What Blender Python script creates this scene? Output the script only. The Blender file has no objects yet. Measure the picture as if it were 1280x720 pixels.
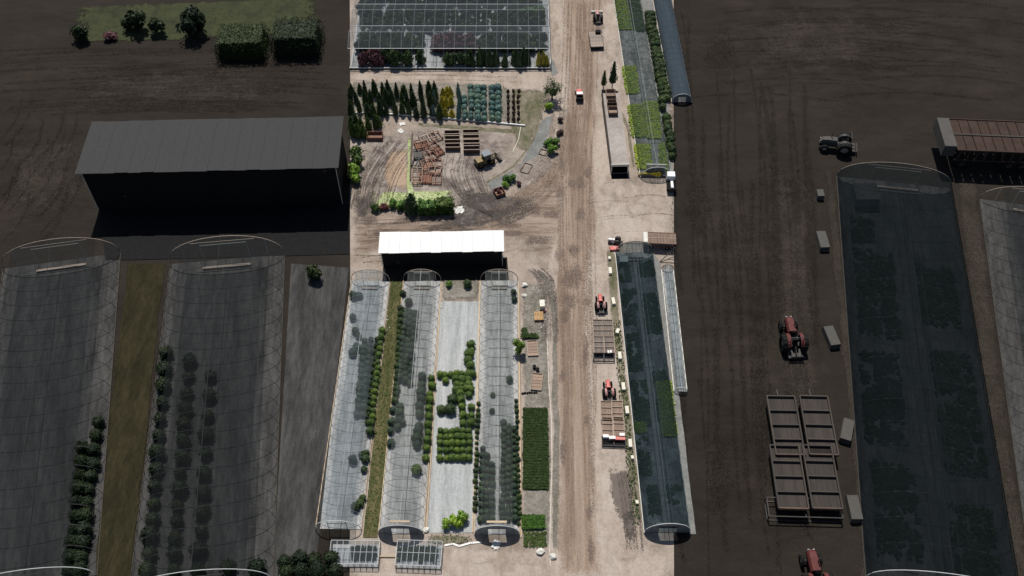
import bpy, math, random
from mathutils import Vector, Matrix, noise as mnoise
R = math.radians
rnd = random.Random(7)
S = bpy.context.scene
C = S.collection

# ------------------------------------------------------------------ camera, sky, sun, exposure
H, PITCH, F = 146.5, R(52.0), 1250.0
cam = bpy.data.cameras.new('camera'); camo = bpy.data.objects.new('camera', cam); C.objects.link(camo)
camo.location = (0, 0, H); camo.rotation_euler = (R(90) - PITCH, 0, 0)
cam.sensor_width = 36.0; cam.lens = 36.0 * F / 1280.0; cam.clip_end = 6000; cam.clip_start = 1
S.camera = camo
SUN_EL = R(60); sun_dir = Vector((-0.16 * math.cos(SUN_EL), 0.987 * math.cos(SUN_EL), math.sin(SUN_EL))).normalized()
W = bpy.data.worlds.new('World'); S.world = W; W.use_nodes = True
sk = W.node_tree.nodes.new('ShaderNodeTexSky'); sk.sky_type = 'NISHITA'; sk.sun_disc = False
sk.sun_elevation = SUN_EL; sk.sun_rotation = R(-9.2); sk.altitude = 150
W.node_tree.links.new(sk.outputs[0], W.node_tree.nodes['Background'].inputs[0])
W.node_tree.nodes['Background'].inputs[1].default_value = 0.055
sl = bpy.data.lights.new('sun', 'SUN'); sl.energy = 4.2; sl.angle = R(0.5); sl.color = (1.0, 0.945, 0.862)
so = bpy.data.objects.new('sun', sl); C.objects.link(so); so.rotation_euler = sun_dir.to_track_quat('Z', 'Y').to_euler()
so.location = (0, 150, 200)
S.view_settings.view_transform = 'Standard'; S.view_settings.look = 'None'
S.render.engine = 'CYCLES'; S.cycles.transparent_max_bounces = 48
S.view_settings.exposure = 0.0; S.view_settings.gamma = 1.0

# ------------------------------------------------------------------ helpers
def P(px, py, z=0.0):
    """point of the survey photograph (1280x720) -> site coordinates at height z"""
    a, b = (px - 640) / F, (360 - py) / F
    dx, dy, dz = a, math.cos(PITCH) + b * math.sin(PITCH), -math.sin(PITCH) + b * math.cos(PITCH)
    t = (z - H) / dz
    return Vector((dx * t, dy * t, z))
def G(px, py, zc=0.0):
    p = P(px, py, zc); p.z = 0.0; return p

class MB:
    def __init__(s): s.v = []; s.f = []
    def add(s, vs, fs):
        o = len(s.v); s.v += [tuple(v) for v in vs]; s.f += [tuple(i + o for i in f) for f in fs]; return s
    def box(s, c, d, rz=0.0, rx=0.0, ry=0.0, taper=1.0):
        M = Matrix.Translation(c) @ Matrix.Rotation(rz, 4, 'Z') @ Matrix.Rotation(ry, 4, 'Y') @ Matrix.Rotation(rx, 4, 'X')
        x, y, z = d[0] / 2, d[1] / 2, d[2] / 2; t = taper
        vs = [M @ Vector(p) for p in ((-x,-y,-z),(x,-y,-z),(x,y,-z),(-x,y,-z),(-x*t,-y*t,z),(x*t,-y*t,z),(x*t,y*t,z),(-x*t,y*t,z))]
        return s.add(vs, [(3,2,1,0),(4,5,6,7),(0,1,5,4),(1,2,6,5),(2,3,7,6),(3,0,4,7)])
    def tube(s, pts, r, n=5):
        pts = [Vector(p) for p in pts]; vs = []; fs = []
        for i, p in enumerate(pts):
            d = (pts[min(i+1, len(pts)-1)] - pts[max(i-1, 0)]).normalized()
            u = d.orthogonal() if abs(d.z) > 0.95 else d.cross(Vector((0,0,1)))
            u.normalize(); w = d.cross(u).normalized()
            rr = r[i] if isinstance(r, (list, tuple)) else r
            for k in range(n):
                a = 2 * math.pi * k / n
                vs.append(p + u * math.cos(a) * rr + w * math.sin(a) * rr)
        for i in range(len(pts) - 1):
            for k in range(n):
                fs.append((i*n+k, i*n+(k+1)%n, (i+1)*n+(k+1)%n, (i+1)*n+k))
        fs.append(tuple(range(n-1, -1, -1))); fs.append(tuple((len(pts)-1)*n + k for k in range(n)))
        return s.add(vs, fs)
    def lathe(s, prof, n=16, axis='Z', c=(0,0,0)):
        vs = []; fs = []
        for r_, h in prof:
            for k in range(n):
                a = 2 * math.pi * k / n; x, y = r_ * math.cos(a), r_ * math.sin(a)
                p = (x, y, h) if axis == 'Z' else (h, x, y)
                vs.append((p[0]+c[0], p[1]+c[1], p[2]+c[2]))
        for i in range(len(prof) - 1):
            for k in range(n): fs.append((i*n+k, i*n+(k+1)%n, (i+1)*n+(k+1)%n, (i+1)*n+k))
        return s.add(vs, fs)
    def mesh(s, name, mat, smooth=False):
        me = bpy.data.meshes.new(name); me.from_pydata(s.v, [], s.f); me.materials.append(mat)
        if smooth:
            for p in me.polygons: p.use_smooth = True
        me.update(); return me
    def build(s, name, mat, parent=None, smooth=False):
        return link(name, s.mesh(name, mat, smooth), parent)
def link(name, me, parent=None, loc=(0,0,0), rz=0.0, sc=1.0):
    o = bpy.data.objects.new(name, me); C.objects.link(o)
    if parent: o.parent = parent
    o.location = loc; o.rotation_euler = (0, 0, rz); o.scale = (sc, sc, sc) if not isinstance(sc, (tuple, list)) else sc
    return o
def tag(o, label=None, cat=None, group=None, kind=None):
    if label: o['label'] = label
    if cat: o['category'] = cat
    if group: o['group'] = group
    if kind: o['kind'] = kind
    return o
def thing(name, label, cat, loc=(0,0,0), rz=0.0, group=None, sc=1.0):
    return tag(link(name, None, None, loc, rz, sc), label, cat, group)
def dup(root, loc, rz, label=None, group=None, sc=None, cat=None, mats=None):
    def cp(o, par):
        c = o.copy(); C.objects.link(c); c.parent = par
        for ch in o.children: cp(ch, c)
        return c
    r = cp(root, None); r.location = loc; r.rotation_euler = (0, 0, rz)
    if sc: r.scale = (sc, sc, sc)
    tag(r, label, cat, group); return r

# ------------------------------------------------------------------ materials
def newmat(name):
    m = bpy.data.materials.new(name); m.use_nodes = True; nt = m.node_tree
    return m, nt, nt.nodes['Principled BSDF'], nt.nodes['Material Output']
def N(nt, t, **kw):
    n = nt.nodes.new(t)
    for k, v in kw.items():
        if k in n.inputs: n.inputs[k].default_value = v
        else: setattr(n, k, v)
    return n
def noise_tex(nt, co, scale, stretch=(1,1,1), detail=5, rough=0.6, dist=0.0):
    mp = N(nt, 'ShaderNodeMapping'); mp.inputs['Scale'].default_value = stretch
    nt.links.new(co, mp.inputs[0])
    n = N(nt, 'ShaderNodeTexNoise', Scale=scale, Detail=detail, Roughness=rough, Distortion=dist)
    nt.links.new(mp.outputs[0], n.inputs['Vector']); return n.outputs['Fac']
def ramp(nt, fac, stops):
    r = N(nt, 'ShaderNodeValToRGB'); e = r.color_ramp.elements
    while len(e) < len(stops): e.new(0.5)
    for i, (p, c) in enumerate(stops): e[i].position = p; e[i].color = (*c, 1) if len(c) == 3 else c
    nt.links.new(fac, r.inputs[0]); return r.outputs[0]
def mixc(nt, fac, a, b, mode='MIX'):
    m = N(nt, 'ShaderNodeMix', data_type='RGBA', blend_type=mode)
    if isinstance(fac, float): m.inputs[0].default_value = fac
    else: nt.links.new(fac, m.inputs[0])
    for k, x in ((6, a), (7, b)):
        if isinstance(x, (tuple, list)): m.inputs[k].default_value = (*x, 1)
        else: nt.links.new(x, m.inputs[k])
    return m.outputs[2]
def math_(nt, op, a, b=None, clamp=False):
    m = N(nt, 'ShaderNodeMath', operation=op); m.use_clamp = clamp
    for k, x in ((0, a), (1, b)):
        if x is None: continue
        if isinstance(x, (int, float)): m.inputs[k].default_value = x
        else: nt.links.new(x, m.inputs[k])
    return m.outputs[0]
def bump(nt, bs, h, strength=0.4, dist=0.05):
    b = N(nt, 'ShaderNodeBump', Strength=strength, Distance=dist); nt.links.new(h, b.inputs['Height']); nt.links.new(b.outputs[0], bs.inputs['Normal'])

def dirt(name, dark, mid, light, stretch=(1,1,1), scale=0.12, fade=True, rough=0.95, fine=2.2, fadew=0.55, contrast=1.0, amax=1.0, relief=0.7):
    m, nt, bs, out = newmat(name)
    co = N(nt, 'ShaderNodeTexCoord').outputs['Object']
    big = noise_tex(nt, co, scale, stretch, 6, 0.62, 0.4)
    med = noise_tex(nt, co, scale * 5, stretch, 5, 0.65)
    fin = noise_tex(nt, co, fine, (1,1,1), 4, 0.7)
    f = math_(nt, 'ADD', math_(nt, 'MULTIPLY', big, 0.6), math_(nt, 'MULTIPLY', med, 0.4))
    d = 0.13 / contrast
    col = ramp(nt, f, [(0.5 - d, dark), (0.5, mid), (0.5 + d, light)])
    g = ramp(nt, fin, [(0.3, (0.82, 0.82, 0.82)), (0.7, (1.12, 1.12, 1.12))])
    col = mixc(nt, 0.9, col, g, 'MULTIPLY')
    nt.links.new(col, bs.inputs['Base Color']); bs.inputs['Roughness'].default_value = rough
    bs.inputs['Specular IOR Level'].default_value = 0.15
    bump(nt, bs, math_(nt, 'ADD', med, math_(nt, 'MULTIPLY', fin, 0.5)), relief, 0.12)
    if fade:
        at = N(nt, 'ShaderNodeAttribute', attribute_name='fade').outputs['Fac']
        n2 = noise_tex(nt, co, 0.45, stretch, 5, 0.65)
        a = math_(nt, 'ADD', at, math_(nt, 'MULTIPLY', math_(nt, 'SUBTRACT', n2, 0.5), 1.9))
        mr = N(nt, 'ShaderNodeMapRange', interpolation_type='SMOOTHSTEP'); mr.inputs['From Min'].default_value = 0.5 - fadew / 2; mr.inputs['From Max'].default_value = 0.5 + fadew / 2
        mr.inputs['To Max'].default_value = amax
        nt.links.new(a, mr.inputs[0])
        # crumbly edge: the sheet breaks up into finger-sized crumbs of soil
        sc = N(nt, 'ShaderNodeVectorMath', operation='SCALE'); sc.inputs['Scale'].default_value = 14.0; nt.links.new(co, sc.inputs[0])
        fl = N(nt, 'ShaderNodeVectorMath', operation='FLOOR'); nt.links.new(sc.outputs[0], fl.inputs[0])
        wn = N(nt, 'ShaderNodeTexWhiteNoise', noise_dimensions='2D'); nt.links.new(fl.outputs[0], wn.inputs['Vector'])
        nt.links.new(math_(nt, 'GREATER_THAN', mr.outputs[0], wn.outputs['Value']), bs.inputs['Alpha'])
    return m
def paint(name, c, rough=0.5, var=0.25, metal=0.0, scale=1.5, dirtc=(0.2,0.16,0.12), dirtamt=0.35, spec=0.4):
    m, nt, bs, out = newmat(name)
    co = N(nt, 'ShaderNodeTexCoord').outputs['Object']
    n = noise_tex(nt, co, scale, (1,1,1), 5, 0.65)
    lo = tuple(x * (1 - var) for x in c); hi = tuple(min(1, x * (1 + var)) for x in c)
    col = ramp(nt, n, [(0.3, lo), (0.7, hi)])
    k = ramp(nt, noise_tex(nt, co, scale * 2.3, (1,1,1), 6, 0.7), [(0.5, (0,0,0)), (0.75, (1,1,1))])
    col = mixc(nt, math_(nt, 'MULTIPLY', k, dirtamt), col, dirtc)
    nt.links.new(col, bs.inputs['Base Color']); bs.inputs['Roughness'].default_value = rough
    bs.inputs['Metallic'].default_value = metal; bs.inputs['Specular IOR Level'].default_value = spec
    return m
def wood(name, c, var=0.35, rough=0.85):
    m, nt, bs, out = newmat(name)
    co = N(nt, 'ShaderNodeTexCoord').outputs['Object']
    oi = N(nt, 'ShaderNodeObjectInfo').outputs['Random']
    n = noise_tex(nt, co, 1.2, (6, 1, 6), 5, 0.6)
    col = ramp(nt, n, [(0.25, tuple(x*(1-var) for x in c)), (0.75, tuple(x*(1+var) for x in c))])
    v = ramp(nt, oi, [(0, (0.75,0.75,0.78)), (1, (1.2,1.15,1.1))])
    nt.links.new(mixc(nt, 1.0, col, v, 'MULTIPLY'), bs.inputs['Base Color']); bs.inputs['Roughness'].default_value = rough
    return m
def leafmat(name, c, var=0.35, tip=None):
    m, nt, bs, out = newmat(name)
    co = N(nt, 'ShaderNodeTexCoord').outputs['Object']
    oi = N(nt, 'ShaderNodeObjectInfo').outputs['Random']
    n = noise_tex(nt, co, 2.5, (1,1,1), 3, 0.7)
    lo = tuple(x*(1-var) for x in c); hi = tip or tuple(x*(1+var*1.4) for x in c)
    col = ramp(nt, n, [(0.3, lo), (0.52, c), (0.75, hi)])
    v = ramp(nt, oi, [(0, (0.72,0.75,0.8)), (0.5, (1,1,1)), (1, (1.3,1.18,0.9))])
    nt.links.new(mixc(nt, 1.0, col, v, 'MULTIPLY'), bs.inputs['Base Color']); bs.inputs['Roughness'].default_value = 0.65
    bs.inputs['Specular IOR Level'].default_value = 0.25
    return m
def filmmat(name, c, opac, rough=0.35, tint=(0.9,0.93,0.95), spec=0.4, streak=(1.2,0.12,1), var=0.18, patches=0.0):
    m, nt, bs, out = newmat(name)
    co = N(nt, 'ShaderNodeTexCoord').outputs['Object']
    n = noise_tex(nt, co, 1.0, streak, 5, 0.65)
    n2 = noise_tex(nt, co, 0.25, (1,1,1), 4, 0.6)
    bs.inputs['Base Color'].default_value = (*c, 1); bs.inputs['Roughness'].default_value = rough; bs.inputs['Specular IOR Level'].default_value = spec
    tr = N(nt, 'ShaderNodeBsdfTransparent'); tr.inputs[0].default_value = (*tint, 1)
    mx = N(nt, 'ShaderNodeMixShader')
    fac = math_(nt, 'ADD', opac - var * 0.5 - patches * 0.5, math_(nt, 'ADD', math_(nt, 'MULTIPLY', n, var), math_(nt, 'MULTIPLY', n2, patches)), True)
    nt.links.new(fac, mx.inputs[0]); nt.links.new(tr.outputs[0], mx.inputs[1]); nt.links.new(bs.outputs[0], mx.inputs[2])
    nt.links.new(mx.outputs[0], out.inputs[0])
    return m

M = {}
M['ground'] = dirt('dirt_ground', (0.235,0.19,0.157), (0.345,0.29,0.247), (0.43,0.37,0.322), (1,1,1), 0.09, fade=False, contrast=1.2)
M['road'] = dirt('road_dirt', (0.215,0.156,0.118), (0.30,0.226,0.175), (0.385,0.305,0.245), (2.0,0.10,1), 0.16, fadew=0.95, contrast=1.15)
M['roadlight'] = dirt('road_pale', (0.31,0.252,0.21), (0.415,0.352,0.303), (0.475,0.415,0.365), (1.2,0.6,1), 0.14, fadew=0.9, contrast=1.1)
M['yard'] = dirt('yard_dirt', (0.15,0.125,0.111), (0.285,0.245,0.218), (0.385,0.335,0.298), (1,1,1), 0.2, fadew=0.9, contrast=1.35)
M['brown'] = dirt('brown_dirt', (0.15,0.112,0.09), (0.26,0.203,0.163), (0.365,0.297,0.245), (0.35,2.2,1), 0.16, fadew=0.95, contrast=1.3)
M['mud'] = dirt('mud', (0.058,0.049,0.046), (0.098,0.083,0.077), (0.18,0.153,0.138), (1,1,1), 0.3, fadew=0.9, contrast=1.3)
M['damp'] = dirt('damp_earth', (0.105,0.08,0.068), (0.14,0.108,0.092), (0.19,0.15,0.125), (1.6,0.6,1), 0.3, fadew=1.0, amax=0.75)
M['softtrack'] = dirt('worn_ruts', (0.19,0.143,0.112), (0.225,0.172,0.136), (0.265,0.205,0.165), (1,1,1), 0.4, fadew=0.95, amax=0.38)
M['track'] = dirt('tyre_marks', (0.075,0.063,0.057), (0.11,0.092,0.082), (0.15,0.127,0.113), (1,1,1), 0.4, fadew=0.9, amax=0.55)
M['sand'] = dirt('sand', (0.33,0.235,0.165), (0.40,0.295,0.215), (0.45,0.345,0.262), (1,1,1), 0.3, fadew=0.6)
M['weedy'] = dirt('weedy_earth', (0.10,0.105,0.055), (0.175,0.16,0.11), (0.25,0.22,0.17), (1,0.6,1), 0.25, fadew=0.8, contrast=1.3)
M['greydirt'] = dirt('grey_earth', (0.145,0.138,0.108), (0.21,0.195,0.168), (0.29,0.268,0.238), (1,1,1), 0.22, fadew=0.8, contrast=1.2)
M['gravel'] = dirt('grey_gravel', (0.16,0.165,0.16), (0.205,0.21,0.205), (0.265,0.265,0.255), (1,1,1), 0.3, fadew=0.3, fine=4)
M['palegrass'] = dirt('pale_grass', (0.24,0.29,0.12), (0.40,0.46,0.23), (0.50,0.56,0.33), (1,1,1), 0.35, fadew=0.6)
M['strip_grass'] = dirt('olive_grass', (0.055,0.06,0.022), (0.10,0.095,0.042), (0.165,0.135,0.07), (1.5,0.4,1), 0.35, fadew=0.3, contrast=1.2)
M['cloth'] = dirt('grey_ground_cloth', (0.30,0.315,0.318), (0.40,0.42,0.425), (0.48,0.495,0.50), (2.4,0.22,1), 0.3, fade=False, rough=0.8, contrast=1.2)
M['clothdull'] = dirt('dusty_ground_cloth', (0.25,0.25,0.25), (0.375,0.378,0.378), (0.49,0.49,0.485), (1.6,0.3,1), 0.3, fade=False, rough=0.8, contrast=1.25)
M['blackcloth'] = dirt('black_weed_cloth', (0.019,0.0155,0.012), (0.025,0.0205,0.0165), (0.031,0.0255,0.0205), (0.6,1.4,1), 0.08, fade=False, rough=0.9)  # painted dark tone: dimming of the side fields and the white shed's shadow
M['peat'] = dirt('wet_peat', (0.018,0.0145,0.0115), (0.028,0.0225,0.018), (0.039,0.0315,0.0255), (0.6,1.3,1), 0.07, fadew=0.95)  # side field soil and its ruts: dimming put into the colour
M['peattrack'] = dirt('peat_ruts', (0.010,0.008,0.0065), (0.013,0.0105,0.0085), (0.018,0.0145,0.012), (1,1,1), 0.3, fadew=0.9, amax=0.2)
M['peatpale'] = dirt('peat_dry', (0.034,0.028,0.022), (0.046,0.038,0.031), (0.06,0.05,0.041), (0.8,0.8,1), 0.2, fadew=0.9, amax=0.8)
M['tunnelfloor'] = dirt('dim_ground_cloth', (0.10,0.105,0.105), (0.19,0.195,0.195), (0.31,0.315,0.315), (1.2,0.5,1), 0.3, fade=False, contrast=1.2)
M['puddle'] = dirt('muddy_water', (0.15,0.122,0.106), (0.165,0.135,0.118), (0.18,0.148,0.13), (1,1,1), 0.1, fadew=0.4, rough=0.6, fine=0.3, relief=0.0)
M['steel'] = paint('galvanised', (0.42,0.43,0.43), 0.45, 0.15, 0.3, dirtamt=0.2)
M['whitepipe'] = paint('white_pipe', (0.62,0.64,0.64), 0.5, 0.1, dirtamt=0.15)
M['darkpipe'] = paint('dark_pipe', (0.10,0.10,0.095), 0.6, 0.2, dirtamt=0.1)
M['board'] = wood('pale_board', (0.46,0.38,0.27), 0.2)
M['whiteboard'] = paint('white_board', (0.66,0.65,0.60), 0.6, 0.1, dirtamt=0.3)
M['plank'] = wood('weathered_plank', (0.30,0.222,0.172), 0.2)
M['plankgrey'] = wood('grey_plank', (0.30,0.255,0.22), 0.2)
M['deckgrey'] = wood('grey_deck', (0.185,0.155,0.135), 0.3)
M['deckbrown'] = wood('brown_deck', (0.255,0.185,0.142), 0.25)
M['paletimber'] = wood('fresh_timber', (0.52,0.33,0.15), 0.2)
M['binwood'] = wood('bin_wood', (0.12,0.082,0.06), 0.3)
M['rim'] = wood('pale_rim', (0.42,0.35,0.29), 0.2)
M['rust'] = paint('rust', (0.20,0.095,0.065), 0.85, 0.3, scale=2, dirtc=(0.12,0.07,0.055))
M['rustpale'] = paint('rust_pale', (0.27,0.155,0.115), 0.85, 0.25, scale=1.2, dirtc=(0.15,0.1,0.08), dirtamt=0.5)
M['rustbrown'] = paint('rust_brown', (0.215,0.15,0.118), 0.85, 0.3, scale=1.2, dirtc=(0.12,0.09,0.075), dirtamt=0.6)
M['white'] = paint('white_paint', (0.82,0.82,0.81), 0.5, 0.03, dirtamt=0.06)
M['cream'] = paint('cream', (0.72,0.69,0.6), 0.6, 0.08, dirtamt=0.2)
M['dusty'] = dirt('dusty_roof', (0.31,0.275,0.25), (0.37,0.335,0.31), (0.43,0.395,0.37), (1,1,1), 0.2, fade=False)
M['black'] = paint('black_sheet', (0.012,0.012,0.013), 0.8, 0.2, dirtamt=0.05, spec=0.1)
M['darksteel'] = paint('dark_steel', (0.03,0.028,0.028), 0.6, 0.3)
M['rubber'] = paint('rubber', (0.014,0.014,0.014), 0.9, 0.2, dirtamt=0.12, spec=0.2)
M['red'] = paint('tractor_red', (0.56,0.085,0.07), 0.45, 0.12, dirtc=(0.5,0.3,0.26), dirtamt=0.85)
M['pink'] = paint('faded_red', (0.55,0.28,0.27), 0.6, 0.15, dirtamt=0.3)
M['yellow'] = paint('machine_yellow', (0.19,0.125,0.022), 0.5, 0.25, dirtamt=0.6)
M['blue'] = paint('blue_grey_roof', (0.12,0.155,0.19), 0.3, 0.1, dirtamt=0.2)
M['grey'] = paint('grey_paint', (0.25,0.24,0.235), 0.6, 0.12)
M['greydark'] = paint('grey_dull_roof', (0.062,0.062,0.063), 0.9, 0.06, dirtc=(0.05,0.05,0.05), dirtamt=0.2, spec=0.05)  # white roof of the side shed with dimming put into the colour
M['glass'] = paint('tinted_glass', (0.03,0.04,0.045), 0.1, 0.1, dirtamt=0.1)
M['film'] = filmmat('clear_film', (0.2,0.215,0.215), 0.13, 0.7, tint=(0.84,0.86,0.86), spec=0.0, var=0.14, patches=0.36)
M['filmblue'] = filmmat('bluish_film', (0.2,0.235,0.25), 0.18, 0.7, tint=(0.80,0.84,0.86), spec=0.0, var=0.14, patches=0.36)
M['endfilm'] = filmmat('end_film', (0.14,0.16,0.18), 0.96, 0.6, var=0.04, spec=0.1)
M['shade'] = filmmat('dark_shade_cloth', (0.02,0.03,0.036), 0.47, 0.8, spec=0.0, tint=(0.60,0.68,0.72), streak=(0.1,1.5,1), var=0.24, patches=0.5)
M['shadeblue'] = filmmat('blue_shade_cloth', (0.04,0.06,0.08), 0.75, 0.8, spec=0.0, var=0.2, streak=(1.5,0.1,1))
M['shadegreen'] = filmmat('thin_shade_net', (0.05,0.07,0.075), 0.24, 0.8, spec=0.0, tint=(0.86,0.88,0.88), var=0.16, streak=(0.1,1.5,1), patches=0.35)
M['net'] = filmmat('roof_net', (0.19,0.215,0.235), 0.17, 0.8, tint=(0.84,0.87,0.9), spec=0.0, var=0.08)
M['olddark'] = filmmat('old_smoked_film', (0.03,0.032,0.034), 0.26, 0.9, tint=(0.76,0.78,0.79), spec=0.0, var=0.2, patches=0.25)  # tunnel film copy, dimmed by its colour for the side fields
M['oldshade'] = filmmat('heavy_shade_cloth', (0.010,0.014,0.016), 0.5, 0.9, tint=(0.62,0.66,0.7), spec=0.0, streak=(0.1,1,1), var=0.25, patches=0.5)  # darkened copy of the shade cloth, dimming is in the colour
M['box'] = leafmat('box_leaves', (0.105,0.172,0.038), 0.4)
M['boxdark'] = leafmat('dark_shrub_leaves', (0.05,0.085,0.032), 0.4)
M['teal'] = leafmat('teal_shrub_leaves', (0.055,0.095,0.06), 0.3)
M['bluespruce'] = leafmat('blue_needles', (0.13,0.225,0.205), 0.3)
M['conifer'] = leafmat('conifer_needles', (0.044,0.075,0.028), 0.5, (0.09,0.135,0.042))
M['greencon'] = leafmat('green_conifer', (0.06,0.105,0.025), 0.4)
M['gold'] = leafmat('golden_leaves', (0.42,0.36,0.04), 0.35)
M['lime'] = leafmat('lime_leaves', (0.22,0.36,0.05), 0.4)
M['mid'] = leafmat('mid_green_leaves', (0.10,0.20,0.04), 0.4)
M['burg'] = leafmat('burgundy_leaves', (0.15,0.062,0.072), 0.35)
M['bare'] = leafmat('bare_twigs', (0.11,0.075,0.06), 0.3)
M['shadowleaf'] = leafmat('deep_green_leaves', (0.014,0.026,0.010), 0.4)  # leaf colour darkened to carry the side field dimming
M['shadowmid'] = leafmat('moss_green_leaves', (0.024,0.042,0.012), 0.4)  # same dimming put into mid green; rear foliage shares it
M['turf'] = leafmat('turf_blades', (0.066,0.105,0.033), 0.35)
M['turfsoil'] = dirt('turf_soil', (0.03,0.042,0.014), (0.045,0.062,0.02), (0.065,0.085,0.03), (1,1,1), 0.4, fade=False)
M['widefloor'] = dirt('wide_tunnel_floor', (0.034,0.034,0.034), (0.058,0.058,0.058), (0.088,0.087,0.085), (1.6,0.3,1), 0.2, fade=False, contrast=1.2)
M['mossy'] = leafmat('bright_seedlings', (0.27,0.36,0.06), 0.35)
M['trunk'] = wood('bark', (0.09,0.065,0.045), 0.3)
M['trash'] = paint('torn_plastic', (0.62,0.62,0.6), 0.4, 0.2, dirtamt=0.6)

# ------------------------------------------------------------------ ground sheets
def jit(i, amp, seed): return mnoise.noise(Vector((i * 0.37 + seed * 13.1, seed * 3.7, 0.3))) * amp
def fademesh(name, vs, fs, fade, mat, kind='structure'):
    me = bpy.data.meshes.new(name); me.from_pydata(vs, [], fs); me.materials.append(mat)
    at = me.attributes.new('fade', 'FLOAT', 'POINT'); at.data.foreach_set('value', fade); me.update()
    return tag(link(name, me), kind=kind)
def resample(pts, step):
    out = []
    for a, b in zip(pts[:-1], pts[1:]):
        n = max(1, int((b - a).length / step))
        for i in range(n): out.append(a.lerp(b, i / n))
    out.append(pts[-1]); return out
Z = [0.0]
def zz(): Z[0] += 0.0006; return Z[0]
def strip(name, left, right, mat, edge=0.22, jitter=0.5, n=None, ends=True):
    """sheet between two edge lines given as photo points, soft at the edges"""
    L = [G(*p) for p in left]; Rr = [G(*p) for p in right]
    def sample(pl, k, n):
        ln = [0]
        for a, b in zip(pl[:-1], pl[1:]): ln.append(ln[-1] + (b - a).length)
        t = ln[-1] * k / n
        for i in range(len(pl) - 1):
            if t <= ln[i+1] + 1e-6: return pl[i].lerp(pl[i+1], (t - ln[i]) / max(1e-6, ln[i+1] - ln[i]))
        return pl[-1]
    n = n or max(4, int(sum((b - a).length for a, b in zip(L[:-1], L[1:])) / 2.0))
    z = zz(); sd = len(bpy.data.objects); vs = []; fade = []; fs = []
    for i in range(n + 1):
        a, b = sample(L, i, n), sample(Rr, i, n)
        a.x += jit(i, jitter, sd); b.x += jit(i, jitter, sd + 5)
        ef = 0.0 if ends and i in (0, n) else 1.0
        for t, f in ((0, 0), (edge, 1), (0.5, 1), (1 - edge, 1), (1, 0)):
            p = a.lerp(b, t); vs.append((p.x, p.y, z)); fade.append(f * ef)
    for i in range(n):
        for k in range(4): fs.append((i*5+k, i*5+k+1, i*5+k+6, i*5+k+5))
    return fademesh(name, vs, fs, fade, mat)
def blob(name, pts, mat, inset=0.45, jitter=0.5):
    W_ = resample([G(*p) for p in pts] + [G(*pts[0])], 1.5)[:-1]
    c = sum(W_, Vector()) / len(W_); z = zz(); n = len(W_); sd = len(bpy.data.objects)
    vs = []; fade = []
    for i, p in enumerate(W_):
        d = (p - c); p2 = p + d.normalized() * jit(i, jitter, sd); vs.append((p2.x, p2.y, z)); fade.append(0.0)
    for i, p in enumerate(W_):
        q = p.lerp(c, inset); vs.append((q.x, q.y, z)); fade.append(1.0)
    vs.append((c.x, c.y, z)); fade.append(1.0)
    fs = [(i, (i+1) % n, n + (i+1) % n, n + i) for i in range(n)] + [(n+i, n+(i+1) % n, 2*n) for i in range(n)]
    return fademesh(name, vs, fs, fade, mat)
def sheet(name, pts, mat, kind='structure', parent=None, z=None):
    mb = MB(); z = zz() if z is None else z
    w = [G(*p) for p in pts]; mb.add([(p.x, p.y, z) for p in w], [tuple(range(len(w)))])
    o = mb.build(name, mat, parent)
    if kind: tag(o, kind=kind)
    return o

# wide base sheet
g = MB(); g.add([(-2500,-1500,-0.002),(2500,-1500,-0.002),(2500,3500,-0.002),(-2500,3500,-0.002)], [(0,1,2,3)])
tag(g.build('ground', M['ground']), kind='structure')
# invented fields on both sides, dimming painted in as near-black ground
def dimmed_field(name, pts):
    return sheet(name, pts, M['blackcloth'])
dimmed_field('weed_cloth', [(-330,-40),(437,-40),(438,130),(437.5,240),(438,420),(438,600),(437,735),(-330,735)])
dimmed_field('weed_cloth', [(842,-40),(1640,-40),(1640,735),(842.5,735),(842,500),(842.5,300),(842,140)])
for pts in ([(-60,70),(430,72),(432,150),(-60,140)], [(-60,150),(118,150),(120,300),(-60,310)],
            [(850,-30),(1330,-30),(1330,130),(850,190)], [(850,190),(1030,190),(1075,735),(850,735)]):
    blob('wet_peat', pts, M['peat'], 0.3, 1.5)

# ---- main yard surfaces
strip('cross_road', [(438,91),(560,91),(700,92)], [(438,101),(560,103),(700,118)], M['roadlight'], 0.2, 0.4)
strip('pale_verge', [(684,0),(688,90),(700,150),(690,260),(676,420),(684,560),(682,720)], [(772,0),(778,90),(782,200),(790,300),(790,420),(800,600),(812,720)], M['roadlight'], 0.08, 0.8)
strip('bottom_road', [(438,672),(560,680),(690,688),(842,690)], [(438,728),(560,730),(690,730),(842,730)], M['roadlight'], 0.2, 0.5)
blob('pale_yard', [(770,222),(842,225),(842,300),(800,305),(735,330),(735,240)], M['roadlight'], 0.35)
blob('yard', [(440,172),(540,150),(650,160),(655,200),(610,245),(575,275),(450,275),(438,230)], M['yard'], 0.3, 1.0)
strip('brown_track', [(438,268),(520,270),(610,268),(700,225)], [(438,332),(520,300),(640,300),(720,300)], M['brown'], 0.25, 0.8)
strip('dirt_road', [(698,-6),(702,60),(706,130),(704,190),(694,260),(688,340),(690,440),(694,560),(692,660),(696,726)],
      [(762,-6),(752,60),(748,130),(750,200),(750,260),(742,340),(738,420),(744,540),(750,640),(758,726)], M['road'], 0.24, 0.5)
strip('dirt_road', [(708,120),(690,200),(640,235),(600,270)], [(722,180),(712,250),(660,285),(600,295)], M['road'], 0.3, 0.6)
blob('brown_earth', [(600,262),(660,236),(700,205),(712,230),(706,290),(690,330),(650,312),(600,296)], M['brown'], 0.5, 1.0)
blob('brown_earth', [(438,262),(500,266),(580,278),(640,285),(636,300),(438,300)], M['brown'], 0.4, 1.0)
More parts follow.
